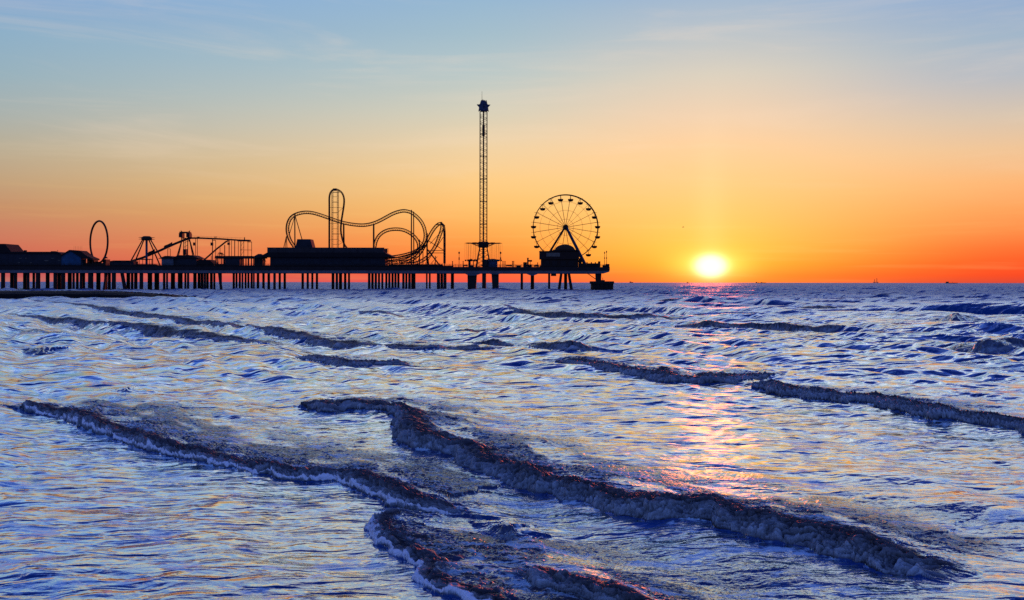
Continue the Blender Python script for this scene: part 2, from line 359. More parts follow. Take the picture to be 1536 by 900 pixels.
def build_sea():
    # rows run away from the shore, their spacing growing with distance; columns fan out
    ys = []; y = 7.6
    while y < 2600:
        ys.append(y)
        a = y * y / 9500.0; b = 0.0045 * y if y < 700 else 0.0045 * y * (y / 700.0) ** 1.5
        y += 1.0 / (1.0 / a + 1.0 / b)
    far = list(np.geomspace(2700, 60000, 26)); near = list(np.linspace(-60, 7.2, 24))
    ys = np.array(near + ys + far)
    tin = np.linspace(-0.60, 0.60, 1250)
    tout = 0.60 + np.geomspace(0.002, 3.4, 46)
    ts = np.concatenate([-tout[::-1], tin, tout])
    ny, nx = len(ys), len(ts)
    Yg = np.repeat(ys[:, None], nx, 1)
    Xg = ts[None, :] * (np.maximum(ys, 7.6)[:, None] + 9.0)
    x = Xg.ravel(); y = Yg.ravel()
    dyv = np.repeat(np.gradient(ys)[:, None], nx, 1).ravel()
    dxv = np.maximum(np.repeat(((ys + 12) * (1.2 / 1250))[:, None], nx, 1).ravel(), 0.005)
    x = x.astype(np.float32); y = y.astype(np.float32)
    dist = np.sqrt(x * x + y * y)
    # gentle warp so that no crest is straight
    wx = x + 1.4 * noise(x / 9, y / 9, 31) + 0.25 * noise(x / 1.7, y / 1.7, 32)
    wy = y + 1.4 * noise(x / 9 + 50, y / 9, 33) + 0.25 * noise(x / 1.7 + 9, y / 1.7, 34)
    rng = np.random.RandomState(5)
    base = math.atan2(-0.55, -0.83)
    z = np.zeros_like(x)
    patch = 0.75 + 0.45 * noise(x / 23, y / 31, 41)
    deep = sstep(15, 90, dist)                     # choppier out to sea
    shore = 1 - 0.55 * (1 - sstep(9, 45, dist))
    p0 = dist * dist / 3136.0; pxd = np.minimum(p0 / (1 + p0 / (0.05 * dist)), 3.2)
    for i in range(46):
        lam = 0.35 * (24 / 0.35) ** (i / 45.0) * rng.uniform(0.9, 1.1)
        spread = 0.9 if lam < 2 else 0.32
        th = base + rng.normal(0, spread)
        k = 2 * math.pi / lam
        steep = 0.020 if lam < 0.8 else (0.056 if lam < 9 else 0.028)
        amp = steep / k
        ph = rng.uniform(0, 6.28)
        s = np.sin(k * (wx * math.cos(th) + wy * math.sin(th)) + ph)
        spacing = np.maximum(dxv, dyv)
        filt = sstep(2.2, 4.5, lam / spacing) * sstep(1.6, 4.0, lam / pxd) * (0.55 + 1.15 * np.exp(-(np.log(lam / (5.0 * pxd)) / 0.75) ** 2))
        e = (1 - np.abs(s)) * 1.5 - 0.55 if i % 3 == 0 else s
        gain = patch * (0.5 + 1.1 * deep) if lam > 1.2 else patch * shore
        z += amp * e * filt * gain
    # scattered dark wavelets further out: short-crested humps
    q = noise((x * 0.55 - y * 0.83) / 13 + 0.4 * noise(x / 9, y / 9, 57), (x * 0.83 + y * 0.55) / 2.3 + 0.5 * noise(x / 11, y / 11, 56), 51)
    q2 = noise((x * 0.60 - y * 0.80) / 34, (x * 0.80 + y * 0.60) / 4.6 + 0.6 * noise(x / 24, y / 24, 58), 52)
    flt = sstep(1.0, 3.0, 3.0 / dyv)
    q3 = noise((x * 0.6 - y * 0.8) / 3.2, (x * 0.8 + y * 0.6) / 1.1, 53)
    z += (0.17 * np.maximum(q3 - 0.18, 0) * sstep(18, 35, dist) * (1 - sstep(90, 160, dist)) + 0.50 * np.maximum(q - 0.15, 0) ** 1.2 * sstep(22, 70, dist) + 0.85 * np.maximum(q2 - 0.25, 0) ** 1.2 * sstep(50, 140, dist)) * (1 - 0.5 * sstep(500, 1500, dist))
    foam = np.zeros_like(x); churn = np.zeros_like(x); edge = np.zeros_like(x)
    U = np.zeros_like(x); S = np.zeros_like(x); HF = np.zeros_like(x); NXX = np.zeros_like(x); FP = np.zeros_like(x); NYY = np.zeros_like(x)
    # ---- breakers: foot line (photo reading turned into ground points), height, front width, back width, whiteness
    B = [
        # main breaker
        ([(462, 611), (490, 617), (520, 614), (548, 617), (585, 622), (598, 640), (604, 664), (640, 672), (680, 678), (698, 694), (740, 708), (770, 718), (820, 732), (868, 746), (908, 760), (960, 772), (1010, 777), (1060, 780), (1100, 797), (1150, 806), (1200, 815), (1260, 833), (1300, 845), (1345, 853), (1385, 860), (1440, 872)],
         [.30, .42, .36, .30, .16, .40, .46, .42, .36, .34, .38, .36, .34, .32, .32, .32, .30, .32, .34, .32, .30, .28, 0.23, .19, .10, .0], 0.42, 2.2, 1.0, 0.0),
        # long low breaker on the left
        ([(38, 617), (90, 628), (125, 643), (165, 655), (215, 675), (250, 683), (300, 693), (345, 703), (390, 712), (440, 718), (500, 719), (522, 730), (560, 745), (590, 760), (640, 767), (690, 768)],
         [.20, .24, .22, .20, .19, .18, .17, .16, .15, .14, .14, .17, .19, .18, .12, .04], 0.34, 2.7, 0.95, 1.0),
        # near run-up bottom centre
        ([(640, 768), (590, 770), (556, 784), (562, 803), (578, 822), (604, 838), (626, 850), (622, 868), (650, 886), (690, 898), (730, 915), (790, 940)],
         [.03, .08, .10, .10, .10, .10, .09, .09, .10, .10, .10, .10], 0.22, 2.6, 0.85, 1.0),
        # low crest at the bottom edge
        ([(745, 862), (800, 876), (850, 893), (890, 905), (940, 922), (1000, 940)], [.04, .13, .17, .20, .20, .2], 0.28, 0.7, 0.9, 0.0),
        ([(722, 786), (745, 800), (770, 806), (800, 800)], [.05, .12, .12, .04], 0.25, 0.7, 0.35, 0.0),
        # right hand breakers
        ([(846, 545), (900, 556), (970, 568), (1010, 573), (1080, 575), (1150, 566)], [.18, .34, .36, .34, .32, .10], 0.8, 2.6, 0.9, 0.0),
        ([(1136, 583), (1160, 592), (1200, 598), (1255, 606), (1300, 604), (1345, 620), (1400, 632), (1450, 637), (1500, 645), (1545, 655), (1640, 680)], [.22, .42, .42, .36, .30, .38, .38, .36, .36, .36, .3], 0.7, 2.6, 1.0, 0.0),
        # left middle distance, long rolling lines
        ([(40, 452), (120, 462), (200, 473), (300, 490), (370, 500), (470, 516), (560, 524), (640, 529), (700, 527), (750, 525)], [.1, .3, .42, .46, .42, .36, .30, .32, .32, .08], 1.0, 3.0, 0.52, 0.0),
        ([(10, 474), (60, 482), (110, 488), (200, 494), (250, 502), (320, 513), (410, 521)], [.08, .28, .26, .2, .28, .22, .06], 0.9, 2.6, 0.5, 0.0),
        ([(448, 536), (480, 543), (510, 551), (560, 550), (616, 550)], [.10, .36, .40, .28, .05], 0.8, 2.6, 0.6, 0.0),
        ([(10, 500), (60, 506), (120, 512)], [.05, .22, .05], 0.9, 3, 0.3, 0.0),
        ([(26, 527), (46, 530), (68, 530)], [.08, .34, .04], 0.7, 2, 0.3, 0.0),
        ([(165, 586), (185, 590), (205, 588)], [.04, .16, .03], 0.4, 1.2, 0.2, 0.0),
        # far swells
        ([(740, 468), (800, 475), (860, 480), (920, 479), (1015, 478)], [.1, .55, .6, .55, .08], 1.2, 4.5, 0.5, 0.0),
        ([(1022, 490), (1060, 492), (1110, 491)], [.15, .62, .15], 0.9, 3.5, 0.5, 0.0),
        ([(1100, 492), (1150, 494), (1200, 498), (1250, 498), (1290, 496)], [.15, .50, .55, .46, .08], 0.9, 3.5, 0.5, 0.0),
        ([(1390, 480), (1425, 485), (1460, 485), (1500, 482)], [.1, .95, .7, .1], 1.3, 5, 0.25, 0.0),
        ([(1415, 520), (1450, 526), (1500, 528), (1560, 526), (1640, 528)], [.08, .55, .60, .55, .4], 1.0, 3.6, 0.3, 0.0),
        ([(672, 497), (700, 500), (740, 497)], [.06, .5, .05], 0.9, 3, 0.45, 0.0),
        ([(690, 515), (740, 518), (780, 516)], [.06, .36, .05], 0.8, 2.6, 0.45, 0.0),
        ([(780, 516), (840, 522), (905, 523)], [.06, .3, .05], 0.7, 2.4, 0.45, 0.0),
        ([(525, 472), (570, 476), (620, 474)], [.06, .5, .05], 1.1, 3.5, 0.4, 0.0),
        ([(1180, 462), (1230, 464), (1275, 462)], [.06, .6, .05], 1.5, 4, 0.4, 0.0),
        ([(280, 436.2), (400, 436.8), (560, 436.6), (700, 437), (820, 436.8), (930, 436.4)], [.2, .7, .6, .75, .7, .2], 4.0, 6, 0.0, 0.0),
        ([(232, 462), (262, 466), (296, 464)], [.05, .42, .05], 1.4, 4, 0.1, 0.0),
        ([(330, 462), (372, 466), (420, 465)], [.05, .34, .05], 1.4, 4, 0.1, 0.0),
        ([(600, 500), (640, 504), (668, 502)], [.05, .28, .05], 1.1, 3, 0.1, 0.0),
        ([(560, 462), (600, 465), (660, 463)], [.05, .42, .05], 1.6, 4, 0.1, 0.0),
        ([(1130, 515), (1200, 521), (1290, 519)], [.05, .24, .05], 1.2, 3, 0.0, 0.0),
        ([(1180, 548), (1270, 556), (1400, 560), (1500, 556)], [.05, .16, .18, .05], 0.9, 2.2, 0.0, 0.0),
        ([(960, 452), (1000, 453), (1050, 452)], [.06, .65, .05], 1.8, 5, 0.4, 0.0),
        ([(1290, 446), (1330, 447), (1375, 446)], [.06, .7, .05], 1.8, 5, 0.4, 0.0),
        ([(1350, 458), (1400, 460), (1450, 458)], [.06, .55, .05], 2.6, 7, 0.0, 0.0),
        ([(1200, 742), (1300, 757), (1400, 772), (1545, 790), (1640, 800)], [.0, .07, .10, .11, .11], 0.7, 1.2, 0.0, 0.0),
        ([(1150, 716), (1250, 724), (1380, 733), (1545, 745), (1640, 752)], [.0, .06, .08, .08, .08], 0.7, 1.2, 0.0, 0.0),
    ]
    for bi, (pts, hs, wf, wb, white, lace) in enumerate(B):
        g = [G(*p) for p in pts]
        # refine
        v = bez([Vector((a, b, h)) for (a, b), h in zip(g, hs)], 5)
        pl = np.array([(p.x, p.y, max(0, p.z)) for p in v], dtype=np.float32)
        m0 = pl[:, :2].min(0) - wb * 2.2 - 1; m1 = pl[:, :2].max(0) + wb * 2.2 + 1
        idx = np.nonzero((x > m0[0]) & (x < m1[0]) & (y > m0[1]) & (y < m1[1]))[0]
        if len(idx) == 0: continue
        # ragged foot line: displace the query position
        px = x[idx]; py = y[idx]
        sc_ = wf / 0.5
        rag = 0.16 * wf / 0.5 if white > 0.2 else 0.05
        qx = px + rag * fbm(px / (0.55 * sc_), py / (0.55 * sc_), 3, 60 + bi) + 0.5 * rag * noise(px / (2.4 * sc_), py / (2.4 * sc_), 80 + bi)
        qy = py + rag * fbm(px / (0.55 * sc_) + 31, py / (0.55 * sc_), 3, 70 + bi)
        best = np.full(len(idx), 1e9, np.float32); uu = np.zeros(len(idx), np.float32); ttx = np.zeros(len(idx), np.float32); tty = np.zeros(len(idx), np.float32); cum = 0.0; sgn = np.zeros(len(idx), np.float32); hh = np.zeros(len(idx), np.float32); endd = np.zeros(len(idx), np.float32)
        for j in range(len(pl) - 1):
            ax, ay, ah = pl[j]; bx, by, bh = pl[j + 1]
            ex, ey = bx - ax, by - ay; LL = ex * ex + ey * ey
            if LL < 1e-8: continue
            t = ((qx - ax) * ex + (qy - ay) * ey) / LL
            tcl = np.clip(t, 0, 1)
            ddx = qx - (ax + ex * tcl); ddy = qy - (ay + ey * tcl)
            d = np.sqrt(ddx * ddx + ddy * ddy)
            # the open sea side is to the left of the direction of travel (rightwards in the photo)
            side = np.sign(ex * (qy - ay) - ey * (qx - ax))
            mk = d < best
            LN = math.sqrt(LL); uu = np.where(mk, cum + tcl * LN, uu); ttx = np.where(mk, ex / LN, ttx); tty = np.where(mk, ey / LN, tty); cum += LN
            best = np.where(mk, d, best); sgn = np.where(mk, side, sgn); hh = np.where(mk, ah + (bh - ah) * tcl, hh)
            if j in (0, len(pl) - 2):
                over = np.where(t < 0, -t, np.where(t > 1, t - 1, 0)) * math.sqrt(LL) if (j == 0) else np.where(t > 1, t - 1, 0) * math.sqrt(LL)
                if j == 0: over = np.where(t < 0, -t, 0) * math.sqrt(LL)
                endd = np.where(mk, over, endd)
            else: endd = np.where(mk, 0, endd)
        if bi == 2: sgn = -sgn if False else sgn
        s = best * sgn * (1.0 if bi != 2 else 1.0)
        taper = np.exp(-(endd / (wf * 1.2)) ** 2)
        front = sstep(0, wf, s)
        # crest slightly lumpy along its length
        hv = hh * ((0.50 if lace > 0.5 else 0.50) if white > 0.5 else 0.9) * (1 + 0.30 * noise(px / (1.3 * sc_), py / (1.3 * sc_), 90 + bi) + 0.35 * noise(px / (4.5 * sc_), py / (4.5 * sc_), 190 + bi))
        back = np.exp(-np.maximum(s - wf, 0) / (wb * 0.55)) 
        if white > 0.5: prof = np.where(s < wf, np.sin(np.clip(s / wf, 0, 1) * 1.5708) ** (0.8 if lace < 0.5 else 1.0), back)
        else: prof = np.where(s < wf, front, np.exp(-(np.maximum(s - wf, 0) / (wb * 0.6)) ** 2))
        prof = np.where(s < 0, 0, prof)
        z[idx] = z[idx] * (1 - 0.5 * np.clip(prof, 0, 1) * taper) + hv * prof * taper
        if white > 0.02:
            f = np.where(s > -0.02, np.exp(-(np.maximum(s - wf * 0.9, 0) / (wf * 0.35 + 0.06 * wb))), 0) * taper * np.clip(hh / 0.16, 0, 1) * min(1, white * 1.1)
            win = f > churn[idx]; wi = idx[win]
            U[wi] = uu[win] + bi * 37.0; S[wi] = s[win]; HF[wi] = (hv * prof * taper)[win] / max(wf, .1)
            FP[wi] = np.clip(s / (wf * 1.15), 0, 1)[win]
            NXX[wi] = tty[win]; NYY[wi] = -ttx[win]
            churn[idx] = np.maximum(churn[idx], f)
            wk = sstep(-0.25, 0.35, fbm((px * 0.55 - py * 0.83) / 1.9, (px * 0.83 + py * 0.55) / 0.8, 3, 140) + 0.25)
            wake = np.where(s > 0, np.exp(-(s / (wb * 1.15)) ** 2), 0) * ((0.5 if lace > 0.5 else 0.3) + 0.7 * wk) * np.exp(-(endd / (wb * 0.7)) ** 2) * white * np.clip(hh / 0.1, 0, 1)
            foam[idx] = np.maximum(foam[idx], wake)
            ew = (0.055 if bi == 2 else 0.03) * (1 + 0.7 * noise(px / 0.5, py / 0.5, 95))
            ed = np.exp(-((s - 0.02) / ew) ** 2) * taper * (1.0 if lace > 0.5 else 0.35) * np.clip(hh / 0.08, 0, 1)
            edge[idx] = np.maximum(edge[idx], ed)
    # frothy churned water on the breakers: rounded lobes laid out over the face itself
    near_f = np.nonzero((churn > 0.02) | (foam > 0.05))[0]
    nx_, ny_ = x[near_f], y[near_f]
    cf_ = np.clip(churn[near_f] * 1.15, 0, 1); ff_ = np.clip(foam[near_f], 0, 1)
    onb = churn[near_f] > 0.02
    arc = S[near_f] + 1.0 * z[near_f]
    qa = np.where(onb, U[near_f], nx_); qb = np.where(onb, arc, ny_)
    scl = np.clip(dist[near_f] / 15.0, 0.8, 3.0)
    qx = qa + 0.07 * noise(qa / 0.16, qb / 0.16, 107) + 0.2 * noise(qa / 0.9, qb / 0.9, 117); qy = qb + 0.07 * noise(qa / 0.16 + 7, qb / 0.16, 108)
    b1 = np.abs(noise(qx / (0.17 * scl), qy / (0.12 * scl), 101)) * 1.9
    b2 = np.abs(noise(qx / (0.075 * scl), qy / (0.055 * scl), 102)) * 1.9
    b4 = np.abs(noise(qx / (0.036 * scl), qy / (0.028 * scl), 104)) * 1.9
    b3 = noise(nx_ / (0.42 * scl), ny_ / (0.42 * scl), 103)
    b0 = np.abs(noise(qx / (0.40 * scl), qy / (0.26 * scl), 100)) * 1.9
    lump = (0.050 * b0 + 0.026 * b1 + 0.012 * b2 + 0.003 * b4 + 0.05 * b3) * scl ** 0.15
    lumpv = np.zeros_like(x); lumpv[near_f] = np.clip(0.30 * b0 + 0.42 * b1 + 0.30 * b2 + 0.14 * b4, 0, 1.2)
    fr_ = np.clip(HF[near_f] * 1.4, 0, 1) * cf_
    z[near_f] += lump * cf_ * (1 - 0.45 * fr_) + (0.020 * b1 + 0.016 * b2 + 0.008 * b4 + 0.03 * b3) * ff_ * scl
    z[near_f] += edge[near_f] * 0.02
    fade = sstep(-5, 9, y)
    z = z * (0.3 + 0.7 * fade) - 0.02
    z = np.where(y > 2650, 0, z)
    co_ = np.empty((len(x), 3), np.float32); co_[:, 0] = x; co_[:, 1] = y; co_[:, 2] = z
    # leaning faces: push the crests of the breakers a little shoreward
    lean = churn * np.clip(z, 0, 1) * 0.25
    co_[:, 0] -= lean * 0.83; co_[:, 1] -= lean * 0.55
    co_[near_f, 0] += NXX[near_f] * lump * fr_ * 1.0; co_[near_f, 1] += NYY[near_f] * lump * fr_ * 1.0
    ii = np.arange(ny * nx).reshape(ny, nx)
    quads = np.stack([ii[:-1, :-1], ii[:-1, 1:], ii[1:, 1:], ii[1:, :-1]], -1).reshape(-1, 4)
    me = bpy.data.meshes.new('sea')
    me.vertices.add(len(x)); me.vertices.foreach_set('co', co_.ravel())
    me.loops.add(quads.size); me.loops.foreach_set('vertex_index', quads.ravel().astype(np.int32))
    me.polygons.add(len(quads)); me.polygons.foreach_set('loop_start', np.arange(0, quads.size, 4, dtype=np.int32))
    try: me.polygons.foreach_set('loop_total', np.full(len(quads), 4, np.int32))
    except Exception: pass
    me.polygons.foreach_set('use_smooth', np.ones(len(quads), bool))
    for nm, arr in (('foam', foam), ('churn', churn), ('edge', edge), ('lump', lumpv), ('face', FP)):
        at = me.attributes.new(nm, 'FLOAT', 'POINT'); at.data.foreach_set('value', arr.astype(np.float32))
    me.update(calc_edges=True)
    print('SEA verts', len(x), 'rows', ny)
    o = bpy.data.objects.new('sea', me); COL.objects.link(o); o['kind'] = 'structure'
    me.materials.append(sea_material())
    return o

def sea_material():
    m = bpy.data.materials.new('sea_water'); m.use_nodes = True
    nt = m.node_tree; nt.nodes.clear(); N = nt.nodes.new; L = nt.links.new
    def mth(op, a, b=None, clamp=False):
        n = N('ShaderNodeMath'); n.operation = op; n.use_clamp = clamp
        for i, v in enumerate((a, b)):
            if v is None: continue
            if isinstance(v, (int, float)): n.inputs[i].default_value = v
            else: L(v, n.inputs[i])
        return n.outputs[0]
    def mr(a, lo, hi, o0=0, o1=1):
        n = N('ShaderNodeMapRange'); n.interpolation_type = 'SMOOTHSTEP'; L(a, n.inputs[0])
        n.inputs[1].default_value = lo; n.inputs[2].default_value = hi; n.inputs[3].default_value = o0; n.inputs[4].default_value = o1
        return n.outputs[0]
    def nz(scale, stretch=(1, 1, 1), detail=4, rough=0.55, rot=0, dist=0.0):
        mp = N('ShaderNodeMapping'); mp.inputs['Scale'].default_value = stretch; mp.inputs['Rotation'].default_value = (0, 0, rot)
        L(geo.outputs['Position'], mp.inputs[0])
        n = N('ShaderNodeTexNoise'); n.inputs['Scale'].default_value = scale; n.inputs['Detail'].default_value = detail
        n.inputs['Roughness'].default_value = rough; n.inputs['Distortion'].default_value = dist
        L(mp.outputs[0], n.inputs['Vector']); return n.outputs['Fac']
    geo = N('ShaderNodeNewGeometry')
    A = {}
    for nm in ('foam', 'churn', 'edge', 'lump', 'face'):
        a = N('ShaderNodeAttribute'); a.attribute_name = nm; A[nm] = a.outputs['Fac']
    sep = N('ShaderNodeSeparateXYZ'); L(geo.outputs['Position'], sep.inputs[0])
    ydist = sep.outputs[1]
    # fine ripples
    r1 = nz(2.5, (0.55, 1.3, 1), 2.5, 0.45, R(-10), 0.7)
    r2 = nz(8.0, (1, 1.2, 1), 3, 0.6, R(15), 0.3)
    r0 = nz(0.66, (0.6, 1.3, 1), 2, 0.45, R(-16), 0.6)
    h = mth('ADD', mth('MULTIPLY', r1, mr(ydist, 12, 42, 0.088, 0.0)), mth('MULTIPLY', r2, mth('ADD', mr(ydist, 9, 20, 0.008, 0.0), mth('MULTIPLY', A['foam'], 0.04))))
    h = mth('ADD', h, mth('MULTIPLY', r0, mth('MULTIPLY', mr(ydist, 10, 50, 0.17, 0.54), mr(ydist, 60, 160, 1.0, 0.0))))
    r00 = nz(0.17, (1, 1.1, 1), 2, 0.5, R(-30), 0.5)
    h = mth('ADD', h, mth('MULTIPLY', r00, mr(ydist, 35, 200, 0.0, 3.0)))
    bp = N('ShaderNodeBump'); bp.inputs['Strength'].default_value = 1.0; bp.inputs['Distance'].default_value = 1.0
    L(h, bp.inputs['Height'])
    # water: dark blue body under a strong sky reflection
    dif = N('ShaderNodeBsdfDiffuse'); dcol = N('ShaderNodeMix'); dcol.data_type = 'RGBA'; L(A['foam'], dcol.inputs[0]); dcol.inputs[6].default_value = (0.004, 0.040, 0.190, 1); dcol.inputs[7].default_value = (0.042, 0.040, 0.055, 1); L(dcol.outputs[2], dif.inputs['Color'])
    gl = N('ShaderNodeBsdfGlossy'); gl.inputs['Roughness'].default_value = 0.12; gl.inputs['Color'].default_value = (0.84, 0.95, 1.0, 1)
    L(mr(ydist, 12, 220, 0.09, 0.42), gl.inputs['Roughness'])
    L(bp.outputs[0], dif.inputs['Normal']); L(bp.outputs[0], gl.inputs['Normal'])
    fr = N('ShaderNodeFresnel'); fr.inputs['IOR'].default_value = 1.45; L(bp.outputs[0], fr.inputs['Normal'])
    wat = N('ShaderNodeMixShader'); frm = N('ShaderNodeMapRange'); L(fr.outputs[0], frm.inputs[0]); frm.inputs[1].default_value = 0.065; frm.inputs[2].default_value = 0.27; frm.inputs[3].default_value = 0.02; frm.inputs[4].default_value = 1.0
    L(mth('MULTIPLY', frm.outputs[0], mth('MULTIPLY', mr(A['foam'], 0.05, 0.8, 1.0, 0.28), mr(ydist, 40, 300, 1.0, 0.36))), wat.inputs[0]); L(dif.outputs[0], wat.inputs[1]); L(gl.outputs[0], wat.inputs[2])
    # thin foam lying on the water, in streaks and lace
    f1 = nz(0.55, (1, 2.2, 1), 7, 0.68, R(30), 1.2)
    f2 = nz(3.2, (1, 1.7, 1), 6, 0.7, R(20), 0.8)
    fm = mth('ADD', mth('MULTIPLY', f1, 0.6), mth('MULTIPLY', f2, 0.4))
    thin = mr(fm, 0.52, 0.58)
    nearm = mr(ydist, 10, 70, 0.85, 0.25)
    thin = mth('MULTIPLY', thin, nearm)
    wake = mth('MULTIPLY', mr(mth('ADD', f2, mth('MULTIPLY', A['foam'], 0.10)), 0.58, 0.66), mth('MULTIPLY', A['foam'], 0.5))
    thinf = mth('MAXIMUM', thin, wake)
    fd = N('ShaderNodeBsdfDiffuse'); fd.inputs['Color'].default_value = (0.52, 0.74, 0.98, 1)
    bp2 = N('ShaderNodeBump'); bp2.inputs['Strength'].default_value = 1.0; bp2.inputs['Distance'].default_value = 1.0
    f3 = nz(22, (1, 1, 1), 4, 0.6)
    L(mth('ADD', h, mth('MULTIPLY', f3, 0.006)), bp2.inputs['Height']); L(bp2.outputs[0], fd.inputs['Normal'])
    s1 = N('ShaderNodeMixShader'); L(mth('MULTIPLY', thinf, 0.75), s1.inputs[0]); L(wat.outputs[0], s1.inputs[1]); L(fd.outputs[0], s1.inputs[2])
    # churned, sandy breaker water; shade painted into the creases between the lumps
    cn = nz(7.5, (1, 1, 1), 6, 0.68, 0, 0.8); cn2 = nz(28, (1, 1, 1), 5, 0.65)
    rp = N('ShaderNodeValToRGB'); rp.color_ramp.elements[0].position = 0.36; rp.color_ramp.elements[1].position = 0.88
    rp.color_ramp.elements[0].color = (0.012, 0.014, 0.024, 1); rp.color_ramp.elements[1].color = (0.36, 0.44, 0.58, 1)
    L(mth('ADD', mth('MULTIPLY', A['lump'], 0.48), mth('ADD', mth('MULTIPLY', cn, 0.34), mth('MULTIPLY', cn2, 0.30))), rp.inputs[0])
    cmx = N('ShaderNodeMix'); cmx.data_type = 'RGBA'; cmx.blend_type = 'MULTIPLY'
    L(mr(mth('ADD', A['face'], mth('MULTIPLY', mth('SUBTRACT', cn, 0.5), 1.4)), -0.1, 0.9, 0.0, 1.0), cmx.inputs[0]); L(rp.outputs[0], cmx.inputs[6]); cmx.inputs[7].default_value = (0.20, 0.18, 0.20, 1)  # skylit foot left paler, crest darkened: light painted into the colour
    cd = N('ShaderNodeBsdfPrincipled'); L(cmx.outputs[2], cd.inputs['Base Color']); cd.inputs['Roughness'].default_value = 0.6; cd.inputs['Specular IOR Level'].default_value = 0.1
    bp3 = N('ShaderNodeBump'); bp3.inputs['Strength'].default_value = 1.0; bp3.inputs['Distance'].default_value = 1.0
    L(mth('ADD', mth('MULTIPLY', cn, 0.03), mth('MULTIPLY', cn2, 0.012)), bp3.inputs['Height']); L(bp3.outputs[0], cd.inputs['Normal'])
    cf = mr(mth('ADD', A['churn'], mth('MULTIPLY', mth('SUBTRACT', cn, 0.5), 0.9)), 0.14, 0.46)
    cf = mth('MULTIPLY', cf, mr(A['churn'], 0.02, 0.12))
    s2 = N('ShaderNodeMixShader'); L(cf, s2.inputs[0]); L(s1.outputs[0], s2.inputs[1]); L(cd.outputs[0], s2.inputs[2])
    # foam lip at the foot of the run-up
    ed = N('ShaderNodeBsdfDiffuse'); ed.inputs['Color'].default_value = (0.62, 0.68, 0.85, 1); L(bp2.outputs[0], ed.inputs['Normal'])
    ef = mr(mth('MULTIPLY', A['edge'], mth('ADD', f2, 0.25)), 0.30, 0.55)
    s3 = N('ShaderNodeMixShader'); L(ef, s3.inputs[0]); L(s2.outputs[0], s3.inputs[1]); L(ed.outputs[0], s3.inputs[2])
    o = N('ShaderNodeOutputMaterial'); L(s3.outputs[0], o.inputs[0])
    return m

build_sea()

